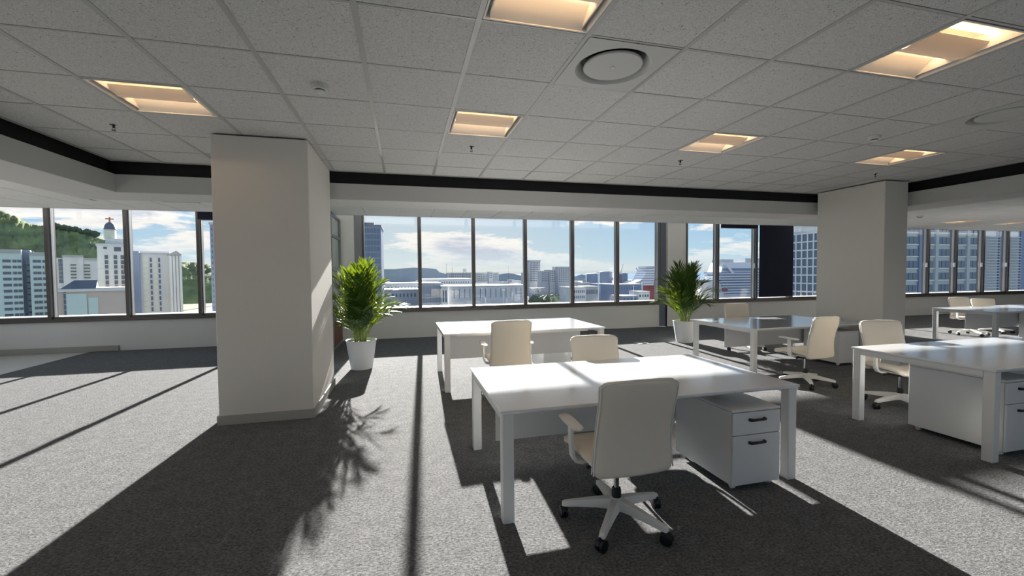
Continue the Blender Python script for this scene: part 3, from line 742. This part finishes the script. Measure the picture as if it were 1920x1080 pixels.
def grid_windows(parent, x0, x1, z0, z1, y, nx, nz, fx=.55, fz=.55, m='win_dark', single=False, name='window', proud=.05):
    """windows on the face at depth y (towards -Y); single: one part each, else one joined part"""
    sx, sz = (x1-x0)/nx, (z1-z0)/nz; bm = bmesh.new()
    for i in range(nx):
        for k in range(nz):
            a, b = x0+(i+.5-fx/2)*sx, x0+(i+.5+fx/2)*sx; c, d = z0+(k+.5-fz/2)*sz, z0+(k+.5+fz/2)*sz
            if single: boxes(name, [(a, b, y-proud, y+.02, c, d)], m, parent)
            else: box(bm, a, b, y-proud, y+.02, c, d)
    if single: bm.free()
    else: tag(obj(name+'s', bm, m, parent), kind='stuff')
FOOT = []
def building(label, px0, px1, ytop, Y, depth, m='bld_grey', nx=0, nz=0, wz=None, roof='roof_light', wm='win_dark', single=False, name='building', group=None, fx=.55, fz=.5, para=.6):
    a, b = at(px0, ytop, Y), at(px1, ytop, Y); zt = (a.z+b.z)/2; w = b.x-a.x
    t = thing(name, label, 'building', (a.x, Y, GZ), 0, group); H = zt-GZ; FOOT.append((a.x-2, b.x+2, Y-2, Y+depth+2))
    boxes('wall', [(0, w, 0, depth, 0, H)], m, t)
    boxes('roof', [(-.2, w+.2, -.2, depth+.2, H, H+para)], roof, t)
    if nx: grid_windows(t, w*.04, w*.96, max(0, H-(wz or H*.7)), H-para, 0, nx, nz, fx, fz, wm, single)
    return t, w, H

def facing(name, label, cat, pxc, Y, turn=0):
    """a thing whose front looks along the line of sight of pixel column pxc; X() and Z() read widths and heights on that front"""
    o = at(pxc, 500, Y); d = Vector((o.x, o.y, 0)).normalized(); d.rotate(Matrix.Rotation(turn, 3, 'Z')); l = Vector((d.y, -d.x, 0))
    t = thing(name, label, cat, (o.x, o.y, GZ), math.atan2(l.y, l.x))
    def X(px):
        r = at(px, 500, 100.0); r.z = 0; q = r*(o.dot(d)/r.dot(d)); return (q-o).dot(l)
    def Z(py): return at(pxc, py, Y).z-GZ
    return t, X, Z
# -- right: glass grid tower, concrete office block, louvred tower
p0 = at(1483, 436, 84); t = thing('glass_tower', 'tall glass office tower with a pale grid, seen right of the navy blind', 'building', (p0.x, 84, GZ), math.atan2(-.9992, .04)); H = p0.z-GZ
nx, nz = 11, 11; sx, sz = 1.45, 1.95; w = nx*sx
boxes('core', [(0, w, .3, 2.8, 0, H-.6)], 'bld_dim', t)
boxes('roof', [(-.2, w+.2, 0, 3, H-.6, H)], 'bld_concrete', t)
for i in range(nx+1): boxes('mullion', [(i*sx-.13, i*sx+.13, -.12, .32, 0, H-.6)], 'steel_white', t)
for k in range(nz+1):
    z = H-.6-k*sz
    boxes('transom', [(0, w, -.06, .32, z-.14, z+.14)], 'steel_white', t)
    if k == nz: break
    for i in range(nx):
        boxes('glass_pane', [(i*sx+.13, (i+1)*sx-.13, .1, .18, z-sz+.14, z-.14)], 'win_blue', t)

p0, p1 = at(1664, 400, 66), at(1846, 400, 66)
t = thing('office_block', 'pale concrete office block with rows of triple windows, seen beyond the far column', 'building', (p0.x, 66, GZ)); w = p1.x-p0.x; H = 15-GZ
boxes('wall', [(0, w, .25, 24, 0, H)], 'bld_concrete', t)
boxes('roof', [(-.3, w+.3, 0, 24.3, H, H+.8)], 'bld_white', t)
ng = 6; gw = w/ng; zr0 = at(1740, 546, 66).z-GZ; pit = at(1740, 438, 66).z-at(1740, 460, 66).z
for k in range(-1, 9):
    z = zr0 + k*pit*1.02
    boxes('sill_band', [(0, w, .05, .26, z-.35, z-.12)], 'bld_white', t)
    if k < 0 or k > 7: continue
    for g in range(ng):
        for q in range(3):
            x = g*gw + .6 + q*(gw-1.2)/3
            wn = boxes('window', [(x, x+(gw-1.2)/3-.16, .12, .26, z, z+pit*.56)], 'win_blue', t)
for g in range(ng+1): boxes('pier', [(g*gw-.42, g*gw+.42, -.1, .26, 0, H)], 'bld_blue' if g % 2 == 0 else 'bld_concrete', t)

p0, p1 = at(1848, 400, 72), at(1990, 400, 72)
t = thing('louvred_tower', 'grey tower block with bands of bright louvres at the right edge', 'building', (p0.x, 72, GZ)); w = p1.x-p0.x; H = 16-GZ
boxes('wall', [(0, w, .4, 22, 0, H)], 'bld_grey', t)
boxes('roof', [(-.2, w+.2, .2, 22.2, H, H+.6)], 'roof_grey', t)
zb = at(1868, 545, 72).z-GZ; zt = at(1868, 445, 72).z-GZ
for xa, xb in ((1850, 1872), (1892, 1912), (1930, 1952)):
    xa = at(xa, 500, 72).x-p0.x; xb = at(xb, 500, 72).x-p0.x
    for k in range(20):
        z = zb + (zt-zb)*k/19
        hexa(bm := bmesh.new(), [(xa, -.25, z), (xb, -.25, z), (xb, .42, z+.12), (xa, .42, z+.12), (xa, -.25, z+.14), (xb, -.25, z+.14), (xb, .42, z+.26), (xa, .42, z+.26)])
        obj('louvre', bm, 'steel_white', t)
for xa, xb in ((1874, 1889), (1914, 1928)):
    xa = at(xa, 500, 72).x-p0.x; xb = at(xb, 500, 72).x-p0.x
    boxes('stair_strip', [(xa, xb, .1, .42, 0, H)], 'bld_blue', t)

# -- left: hillside
def ridge(name, prof, Y, back, m, label, seed, rough=3.0, front=.6, cat='hill'):
    rnd = random.Random(seed); bm = bmesh.new(); rows = []
    pts = [at(x, y, Y) for x, y in prof]; nb = 26; fine = []
    for a, b in zip(pts, pts[1:]):
        for k in range(8): fine.append(a.lerp(b, k/8))
    fine.append(pts[-1])
    noise = [[rnd.uniform(-1, 1) for _ in range(nb+1)] for _ in fine]
    for i, p in enumerate(fine):
        row = []
        for k in range(nb+1):
            u = k/nb                                             # 0 foot, .75 crest, 1 behind
            y = Y*(front+(1-front)*u/.75) if u <= .75 else Y + back*(u-.75)/.25
            s = (u/.75)**.8 if u <= .75 else 1-((u-.75)/.25)**1.5
            z = GZ + (p.z-GZ)*s + noise[i][k]*rough*(.12 if abs(u-.75) < .03 else 1)*(.2 + s*.8)*.5
            row.append(bm.verts.new((p.x*y/Y, y, z)))
        rows.append(row)
    for a, b in zip(rows, rows[1:]):
        for k in range(nb): bm.faces.new((a[k], a[k+1], b[k+1], b[k]))
    o = obj(name, bm, m, None, True); tag(o, label, cat); return o
ridge('hillside', [(-160, 330), (-60, 362), (0, 390), (28, 402), (58, 418), (85, 421), (112, 425), (145, 432), (178, 441), (215, 452), (250, 470), (300, 485), (345, 489), (378, 492), (420, 500), (520, 507)], 620, 260, 'hill_green', 'steep green hillside rising behind the white blocks on the left', 3, 5, .80)
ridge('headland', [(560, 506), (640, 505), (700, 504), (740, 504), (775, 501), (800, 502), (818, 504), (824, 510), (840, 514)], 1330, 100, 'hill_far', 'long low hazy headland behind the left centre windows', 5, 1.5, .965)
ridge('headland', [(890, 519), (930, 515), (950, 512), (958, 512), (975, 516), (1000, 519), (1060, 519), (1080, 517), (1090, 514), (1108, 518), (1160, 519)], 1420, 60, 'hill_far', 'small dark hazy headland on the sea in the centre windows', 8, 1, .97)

# -- left: buildings
t, X, Z = facing('apartment_tower', 'pale green-white apartment tower at the left edge, with a blue recess', 'building', 45, 70, R(-4))
boxes('wall', [(X(-60), X(41), 0, 12, 0, Z(474))], 'bld_green', t); boxes('wall', [(X(56), X(93), 0, 12, 0, Z(478))], 'bld_green', t)
boxes('recess', [(X(41), X(56), 1.2, 12, 0, Z(468))], 'bld_blue', t)
boxes('roof', [(X(-60)-.2, X(41), -.2, 12.2, Z(474), Z(474)+.4), (X(56), X(93)+.2, -.2, 12.2, Z(478), Z(478)+.4)], 'roof_light', t)
for k in range(10):
    z = Z(592)+(Z(492)-Z(592))*k/9
    boxes('balcony', [(X(49), X(57), .2, 1.3, z-.25, z+.35)], 'win_dark', t)
    for q in (5, 13, 24, 33, 62, 70, 80): boxes('window', [(X(q), X(q)+.34, -.06, .02, z, z+.34)], 'win_dark', t)

t, X, Z = facing('white_block', 'white flat-roofed block with two tall window strips left of the domed tower', 'building', 150, 104)
boxes('wall', [(X(118), X(156), 0, 16, 0, Z(482)), (X(156), X(190), .6, 16, 0, Z(487)), (X(103), X(118), .8, 16, 0, Z(484))], 'bld_white', t)
boxes('roof', [(X(117), X(157), -.3, 16, Z(482), Z(482)+.35), (X(157), X(191), .3, 16, Z(487), Z(487)+.35)], 'roof_light', t)
for a, b in ((132, 143), (157.5, 169)):
    for k in range(9):
        z = Z(522)+(Z(495)-Z(522))*k/9; boxes('window', [(X(a), X(b), -.08 if a < 150 else .5, .65, z, z+.26)], 'win_pale' if k % 2 else 'win_dark', t)
for k in range(6): boxes('window', [(X(109.5), X(117.5), .7, .85, Z(530-k*7.5), Z(530-k*7.5)+.7)], 'win_dark', t)

t, X, Z = facing('gabled_hall', 'low pinkish hall with pitched grey roof in front of the domed tower', 'building', 172, 70)
boxes('wall', [(X(106), X(238), 0, 9, 0, Z(540))], 'bld_beige', t)
hexa(bm := bmesh.new(), [(X(110), -.3, Z(541)), (X(178), -.3, Z(541)), (X(184), 9, Z(541)), (X(110), 9, Z(541)), (X(138), .5, Z(525)), (X(182), .5, Z(525)), (X(182), 8, Z(525)), (X(138), 8, Z(525))])
obj('roof', bm, 'roof_slate', t); boxes('cornice', [(X(106)-.2, X(239), -.25, 0, Z(546), Z(541))], 'bld_white', t)
boxes('wall_panel', [(X(120), X(160), -.1, 0, Z(600), Z(550)), (X(163), X(181), -.12, 0, Z(600), Z(558))], 'bld_green', t)
for k in range(5): boxes('window', [(X(117), X(121), -.16, -.09, Z(588-k*10), Z(588-k*10)+.6)], 'win_dark', t)

t, X, Z = facing('domed_tower', 'pale tower with domed lantern and cross on top, seen through the left windows', 'tower', 208, 88)
W0, W_ = X(183), X(237); cx = X(209); Wd = W_-W0
boxes('shaft', [(W0, W_, 0, Wd, 0, Z(457))], 'bld_white', t); boxes('cornice', [(W0-.15, W_+.15, -.15, Wd+.15, Z(461), Z(457)), (W0-.1, W_+.1, -.1, Wd+.1, Z(504), Z(503))], 'bld_grey', t)
bm = bmesh.new(); hw = (X(231)-X(191))/2; cy = Wd/2
loft(bm, [ring((cx+.6, cy, Z(457)), hw*1.05, 8, ph=R(22.5)), ring((cx+.6, cy, Z(447)), hw*.95, 8, ph=R(22.5))]); obj('octagon', bm, 'bld_white', t)
bm = bmesh.new(); r = (X(220)-X(199))/2; loft(bm, [ring((cx, cy, Z(448)), r, 12), ring((cx, cy, Z(428)), r, 12)]); lan = obj('lantern', bm, 'bld_white', t)
for k in range(8):
    a = R(45*k-90+22.5); c, s = math.cos(a), math.sin(a); q = boxes('arched_opening', [(-.32, .32, -.08, .08, Z(446), Z(431))], 'win_pale', lan); q.location = (cx+c*r*.97, cy+s*r*.97, 0); q.rotation_euler = (0, 0, a+R(90))
bm = bmesh.new(); dz = Z(415)-Z(428); loft(bm, [ring((cx, cy, Z(429)), r*1.22, 20), ring((cx, cy, Z(427.5)), r*1.22, 20)] + [ring((cx, cy, Z(427.5)+dz*math.sin(R(q))), r*1.1*math.cos(R(q)), 20) for q in (0, 20, 40, 60, 75, 86)]); obj('dome', bm, 'roof_slate', t, True, 40)
zc = Z(415); boxes('cross', [(cx-.12, cx+.12, cy-.1, cy+.1, zc-.2, Z(405)), (cx-.55, cx+.55, cy-.1, cy+.1, Z(409.5), Z(407.5))], 'gold', t)
for px in (200, 217, 230):
    for k in range(11): boxes('window', [(X(px)-.22, X(px)+.22, -.06, .02, Z(482+k*9.5)-.35, Z(482+k*9.5)+.35)], 'win_dark', t)
boxes('window', [(X(195), X(202), -.06, .02, Z(467), Z(463)), (X(215), X(228), -.06, .02, Z(471), Z(463))], 'win_dark', t)

t, X, Z = facing('gabled_block', 'tall pale residential block with gabled roof right of the domed tower', 'building', 296, 100)
boxes('wall', [(X(250), X(316), 0, 14, 0, Z(475)), (X(316), X(340), -1.2, 14, 0, Z(478))], 'bld_grey', t)
boxes('corner_tower', [(X(250), X(262), -.8, 6, 0, Z(472))], 'bld_blue', t)
hexa(bm := bmesh.new(), [(X(249), -.4, Z(475)), (X(318), -.4, Z(475)), (X(318), 14, Z(475)), (X(249), 14, Z(475)), (X(249), 3, Z(470)), (X(318), 3, Z(470)), (X(318), 11, Z(470)), (X(249), 11, Z(470))]); obj('roof', bm, 'roof_slate', t)
bm = bmesh.new(); loft(bm, [[(X(314), y, Z(478)), (X(342), y, Z(478)), (X(331), y, Z(470))] for y in (-1.6, 14)]); obj('gable', bm, 'roof_light', t)
for k in range(10):
    z = Z(486+k*10.2)
    for px, wd, mm in ((268, 10, 'win_pale'), (281, 4, 'win_dark'), (288, 7, 'win_pale'), (297, 3.5, 'win_dark'), (310, 9, 'win_pale')):
        boxes('window', [(X(px), X(px+wd), -.06, .02, z-.55, z+.25)], mm, t)
for px in (320, 326, 332, 338): boxes('pilaster', [(X(px)-.2, X(px)+.2, -1.5, -1.15, 0, Z(480))], 'bld_white', t)

tag(boxes('dry_field', [(-330, -170, 330, 488, GZ, GZ+.4)], 'field'), 'dry brown grass field right of the gabled block', 'field')
building('slim blue-grey tower just left of the large column', 393, 430, 421, 140, 20, 'bld_blue', 8, 26, 60, wm='win_dark', name='office_tower')
t, w, H = building('dark blue mirrored tower at the left end of the centre windows', 679, 714, 424, 190, 22, 'bld_blue', 5, 16, 42, 'roof_grey', 'win_blue', True, 'mirror_tower', fx=.84, fz=.8)
boxes('plant_room', [(w*.05, w*.6, 4, 16, H, H+2)], 'roof_grey', t)

# -- centre: nearer blocks
building('wide pale warehouse with flat roof behind the nearest mullions', 840, 987, 537, 300, 40, 'bld_grey', 14, 1, 9, name='warehouse', fx=.12, fz=.8)
building('grey ribbed hall left of the wide warehouse', 791, 826, 532, 290, 35, 'bld_dim', 12, 1, 14, name='warehouse', fx=.2, fz=.9)
building('pale corner building next to the ribbed hall', 828, 839, 538, 285, 12, 'bld_white', 2, 1, 12, name='building', fx=.5, fz=.7)
building('long grey warehouse with white roof edge', 786, 884, 524, 420, 40, 'bld_grey', 20, 2, 10, 'roof_light', name='warehouse', fx=.4, fz=.3)
building('low white shed roof beside the left palm', 722, 790, 532, 380, 30, 'bld_grey', 10, 1, 7, 'roof_light', name='warehouse', fx=.4, fz=.4)
building('long low white-roofed depot beside the left palm', 716, 784, 544, 320, 30, 'bld_dim', 9, 1, 7, 'roof_light', name='warehouse', fx=.4, fz=.4)
building('square office tower with flared roof in the centre windows', 992, 1013, 490, 520, 24, 'bld_dim', 7, 9, 26, 'roof_grey', 'win_dark', name='office_tower', fx=.7, fz=.6)
c0, c1 = at(990, 488, 519), at(1014.5, 488, 519)
tt = thing('roof_canopy', 'flared flat roof canopy on top of the square office tower', 'canopy', (c0.x, 519, c0.z-1))
hexa(bm := bmesh.new(), [(1.4, 1, 0), (c1.x-c0.x-1.4, 1, 0), (c1.x-c0.x-1.4, 25, 0), (1.4, 25, 0), (0, 0, 1.3), (c1.x-c0.x, 0, 1.3), (c1.x-c0.x, 26, 1.3), (0, 26, 1.3)]); obj('slab', bm, 'bld_dim', tt)
for x in (1.8, c1.x-c0.x-1.8): boxes('post', [(x-.3, x+.3, 1, 1.6, -1.4, 0)], 'bld_dim', tt)
building('grey apartment slab with stepped roof, left part', 1030, 1046, 507, 480, 20, 'bld_grey', 4, 6, 14, single=False, name='apartment_slab')
building('grey apartment slab with stepped roof, tall part', 1046, 1068, 501, 470, 20, 'bld_dim', 5, 7, 18, name='apartment_slab', fx=.4)
building('low grey office block between the square tower and the stepped slab', 1015, 1029, 509, 478, 16, 'bld_dim', 6, 5, 12, name='office_block')
building('low block at the foot of the square tower', 986, 991, 512, 505, 22, 'bld_dim', 4, 4, 10, name='office_block')
building('dark flat office row on the skyline in the second centre window', 840, 884, 512, 640, 26, 'bld_dim', 12, 4, 12, name='office_block')
building('grey skyline block in the third centre window', 893, 935, 512, 640, 26, 'bld_grey', 12, 4, 12, name='office_block')
building('small raised roof block on the skyline in the third centre window', 917, 923, 510.5, 612, 14, 'bld_grey', 2, 3, 9, name='office_block')
building('low pale quay building at the foot of the white mast', 1068, 1098, 540, 300, 22, 'bld_grey', 8, 2, 9, name='quay_building')
building('dark quay shed behind the white mast', 1098, 1122, 538, 340, 20, 'bld_dim', 6, 1, 8, name='quay_building')
building('ribbed blue quay hall beside the harbour crane', 1122, 1152, 533, 380, 20, 'bld_blue', 12, 1, 9, name='quay_building', wm='win_pale', fx=.25, fz=.8)
building('wide blue-grey terminal hall in front of the docked ship', 1150, 1206, 534, 330, 24, 'ship_blue', 10, 1, 5, name='quay_building', fx=.2)
building('low blue roofed shed on the quay', 1166, 1196, 556, 240, 14, 'bld_blue', 4, 1, 3, name='quay_building')
building('small white gate building on the quay', 1197, 1218, 548, 250, 12, 'bld_white', 4, 1, 4, name='quay_building', fx=.6)

# storage tanks
for px0, px1, ytop, Y, l in ((1106, 1133, 512, 700, 'low wide storage tank left of the domed tank'), (1130, 1152, 508, 640, 'tall domed storage tank in the harbour'), (1158, 1182, 511, 690, 'storage tank right of the harbour crane')):
    a, b = at(px0, ytop, Y), at(px1, ytop, Y); r = (b.x-a.x)/2; t = thing('storage_tank', l, 'tank', (a.x+r, Y+r, GZ), 0, 'harbour storage tanks'); H = a.z-GZ; FOOT.append((a.x, b.x, Y, Y+2*r))
    bm = bmesh.new(); loft(bm, [ring((0, 0, 0), r, 28), ring((0, 0, H-1.6), r, 28)]); obj('shell', bm, 'bld_blue', t, True, 40)
    bm = bmesh.new(); loft(bm, [ring((0, 0, H-1.6), r, 28), ring((0, 0, H-.5), r*.8, 28), ring((0, 0, H), r*.3, 28)]); obj('lid', bm, 'bld_grey', t, True, 40)

# masts, cranes, billboard
def mast(px, y0, y1, Y, label, r=.25, m='steel_white', name='light_mast'):
    a, b = at(px, y0, Y), at(px, y1, Y); z0 = GZ
    t = thing(name, label, 'mast', (a.x, Y, z0)); FOOT.append((a.x-2, a.x+2, Y-2, Y+2))
    bm = bmesh.new(); tube(bm, [(0, 0, 0), (0, 0, a.z-z0)], [r, r*.55], 8); obj('pole', bm, m, t, True)
    boxes('head', [(-r*3, r*3, -r, r, a.z-z0, a.z-z0+r*1.5)], m, t)
mast(1122, 512, 558, 300, 'tall white light mast standing on the quay', .45)
mast(944, 545, 574, 150, 'street light mast in front of the wide warehouse', .16)
mast(903, 541, 572, 170, 'slim lamp mast at the left of the wide warehouse', .12)
mast(837, 496, 512, 600, 'thin antenna mast on the skyline', .25, 'crane_dark', 'antenna')
mast(848, 503, 512, 620, 'short antenna mast on the skyline', .25, 'crane_dark', 'antenna')
mast(953, 500, 516, 640, 'thin pale antenna in the third centre window', .22, 'crane_dark', 'antenna')
mast(1188, 537, 566, 200, 'lamp mast in front of the terminal hall', .14)
mast(1204, 530, 566, 210, 'tall lamp mast next to the quay gate', .14)
a = at(868, 504, 560); t = thing('billboard', 'square billboard frame on a skyline roof', 'billboard', (a.x, 560, GZ)); H = a.z-GZ; FOOT.append((a.x-1, a.x+6, 558, 562))
boxes('board', [(-.2, 4.6, 0, .4, H-4.2, H)], 'bld_grey', t); boxes('post', [(0, .4, .4, .8, 0, H), (4, 4.4, .4, .8, 0, H)], 'crane_dark', t)
def crane(px, ybase, pxt, ytip, Y, label):
    a, b = at(px, ybase, Y), at(pxt, ytip, Y); t = thing('harbour_crane', label, 'crane', (a.x, Y, GZ)); z = a.z-GZ
    boxes('tower', [(-.8, .8, -.8, .8, 0, z)], 'crane_dark', t); boxes('cabin', [(-1.6, 1.6, -1.4, 1.4, z-1.5, z+1)], 'bld_grey', t)
    bm = bmesh.new(); d = Vector((b.x-a.x, 0, b.z-a.z))
    for s in (-.45, .45): tube(bm, [(s, 0, z), (d.x+s*.5, 0, z+d.z)], .22, 5)
    n = 8
    for k in range(n): tube(bm, [(-.45+d.x*k/n, 0, z+d.z*k/n), (.45+d.x*(k+1)/n, 0, z+d.z*(k+1)/n)], .14, 4)
    obj('jib', bm, 'crane_dark', t)
crane(1164, 512, 1168, 495, 520, 'dark harbour crane with raised jib')
crane(1197, 512, 1193, 502, 520, 'small hooked harbour crane by the docked ship')

# ships
Y = 360
p0 = at(1322, 545, Y); p1 = at(1470, 545, Y)
t = thing('cruise_ship', 'large white cruise ship with many decks, seen left of the navy blind', 'ship', (p0.x, Y, GZ)); w = p1.x-p0.x; Z = lambda py: at(1385, py, Y).z-GZ; X = lambda px: at(px, 540, Y).x-p0.x
hexa(bm := bmesh.new(), [(X(1352), 0, 0), (w, 0, 0), (w, 24, 0), (X(1352), 24, 0), (X(1328), 4, Z(524)), (w, 0, Z(524)), (w, 24, Z(524)), (X(1328), 20, Z(524))]); obj('hull', bm, 'ship_white', t)
for k in range(9):
    z = Z(553)+(Z(514)-Z(553))*k/8; xa = X(1352-k*1.5) + .2*k
    boxes('deck_rail', [(xa+3, w, -1.0, 24, z, z+.9)], 'ship_white', t); boxes('deck_gap', [(xa+4, w, -.35, 23, z+.9, z+2.0)], 'ship_blue', t)
hexa(bm := bmesh.new(), [(X(1350), 1, Z(524)), (w, 1, Z(524)), (w, 23, Z(524)), (X(1350), 23, Z(524)), (X(1360), 3, Z(492)), (w, 3, Z(492)), (w, 21, Z(492)), (X(1360), 21, Z(492))]); obj('superstructure', bm, 'ship_white', t)
boxes('window_band', [(X(1358), w, .6, 22, Z(507), Z(503))], 'ship_blue', t)
boxes('upper_deck', [(X(1358), X(1382), 5, 18, Z(492), Z(486)), (X(1404), w, 5, 18, Z(492), Z(484))], 'bld_grey', t)
hexa(bm := bmesh.new(), [(X(1358), -.6, Z(494)), (X(1362), -.6, Z(494)), (X(1362), .6, Z(494)), (X(1358), .6, Z(494)), (X(1371), -.6, Z(512)), (X(1376), -.6, Z(512)), (X(1376), .6, Z(512)), (X(1371), .6, Z(512))]); obj('stay', bm, 'ship_white', t)
boxes('lifeboat', [(X(1352), X(1362), -2, -.4, Z(545), Z(541))], 'ship_red', t, .2)
Y = 350
p0 = at(1190, 545, Y); t = thing('docked_ship', 'docked ship with slanted grey-white decks and a red stern, beside the right palm', 'ship', (p0.x, Y, GZ)); X = lambda px: at(px, 530, Y).x-p0.x; Z = lambda py: at(1220, py, Y).z-GZ
for k in range(7):
    z0, z1 = Z(535-k*4.6), Z(535-(k+1)*4.6); xa = X(1200+k*2.4); xb = X(1229-k*.4)
    boxes('deck', [(xa, xb, 0, 18, z0, z1-.6)], 'ship_white', t); boxes('deck_gap', [(xa+.6, xb, .4, 17, z1-.6, z1)], 'ship_blue', t)
hexa(bm := bmesh.new(), [(X(1222), -.2, 0), (X(1236), -.2, 0), (X(1236), 18, 0), (X(1222), 18, 0), (X(1229), -.2, Z(508)), (X(1238), -.2, Z(508)), (X(1238), 18, Z(508)), (X(1229), 18, Z(508))]); obj('stern', bm, 'ship_red', t)
boxes('bridge', [(X(1213), X(1232), 2, 15, Z(503), Z(499))], 'bld_grey', t)
hexa(bm := bmesh.new(), [(X(1184), 0, Z(535)), (X(1190), 0, Z(534)), (X(1190), 10, Z(534)), (X(1184), 10, Z(535)), (X(1185), 0, Z(532)), (X(1204), 0, Z(524)), (X(1204), 10, Z(524)), (X(1185), 10, Z(532))]); obj('gangway', bm, 'ship_white', t)

# -- low-rise sprawl in the haze
rnd = random.Random(21); protos = []; WD = []
for k in range(6):
    w, d, h = rnd.uniform(9, 22), rnd.uniform(10, 18), rnd.uniform(6, 13)
    t = empty('town_house'); boxes('wall', [(-w/2, w/2, 0, d, 0, h)], ('bld_grey', 'bld_dim', 'bld_white')[k % 3], t)
    boxes('roof', [(-w/2-.3, w/2+.3, -.3, d+.3, h, h+.5)], ('roof_light', 'roof_grey', 'roof_light')[k % 3], t)
    bm = bmesh.new()
    nzz = max(1, int(h/3.4)); nxx = int(w/3)
    for i in range(nxx):
        for j in range(nzz): box(bm, -w/2+(i+.3)*w/nxx, -w/2+(i+.75)*w/nxx, -.06, .02, 1+j*3.2, 2.5+j*3.2)
    tag(obj('windows', bm, 'win_dark', t), kind='stuff'); protos.append(t); WD.append(w)
cnt = 0
for Yr in (430, 520, 610, 720, 860, 1000):
    xa, xb = at(715, 520, Yr).x, at(1235, 520, Yr).x; n = 22
    for i in range(n):
        x = xa+(xb-xa)*(i+rnd.uniform(.1, .9))/n; px = 715+520*i/n
        if Yr < 560 and 985 < px < 1075: continue
        if Yr < 560 and px > 1150: continue
        if Yr > 700 and px > 1090: continue
        yy = Yr+rnd.uniform(0, 50); hw_ = WD[cnt % 6]/2+.6; fp = (x-hw_, x+hw_, yy-.6, yy+19)
        if any(fp[0] < q[1] and q[0] < fp[1] and fp[2] < q[3] and q[2] < fp[3] for q in FOOT): continue
        FOOT.append(fp)
        t = protos[cnt] if cnt < 6 else copy_tree(protos[cnt % 6])
        t.location = (x, yy, GZ); t.scale = (1, 1, rnd.uniform(.7, 1.25)); cnt += 1
        tag(t, 'small hazy low-rise building of the town beyond the centre windows', 'building', 'low-rise town buildings')
def clump(bm, x, y, z, r, rnd):
    M = Matrix.Translation((x, y, z+r*.8)) @ Matrix.Diagonal((r, r, r*rnd.uniform(.7, 1.1), 1))
    g = bmesh.ops.create_icosphere(bm, subdivisions=2, radius=1, matrix=M)
    for v in g['verts']: v.co += Vector((rnd.uniform(-1, 1), rnd.uniform(-1, 1), rnd.uniform(-1, 1)))*r*.14
trees = []
for (px0, px1, Y0, Y1, n, r0, r1, l) in ((1000, 1050, 330, 362, 54, 3, 5.5, 'dense dark treetops in front of the stepped slab'), (1072, 1118, 414, 436, 34, 3, 5, 'pale treetops between the slab and the storage tanks')):
    bm = bmesh.new()
    for k in range(n):
        Yt = rnd.uniform(Y0, Y1); x = at(rnd.uniform(px0, px1), 540, Yt).x; clump(bm, x, Yt, GZ+(6 if Y0 == 300 else 0)*rnd.random(), rnd.uniform(r0, r1), rnd)
    tag(obj('treetops', bm, 'tree_green'), l, 'trees', kind='stuff')
bm = bmesh.new()
for k in range(60):
    px = rnd.uniform(100, 182); Yt = 616; p = at(px, 425+(px-105)*.2, Yt); clump(bm, p.x, Yt, p.z-2, rnd.uniform(1.5, 4), rnd)
tag(obj('treetops', bm, 'tree_green'), 'dark trees along the crest of the green hillside', 'trees', kind='stuff')
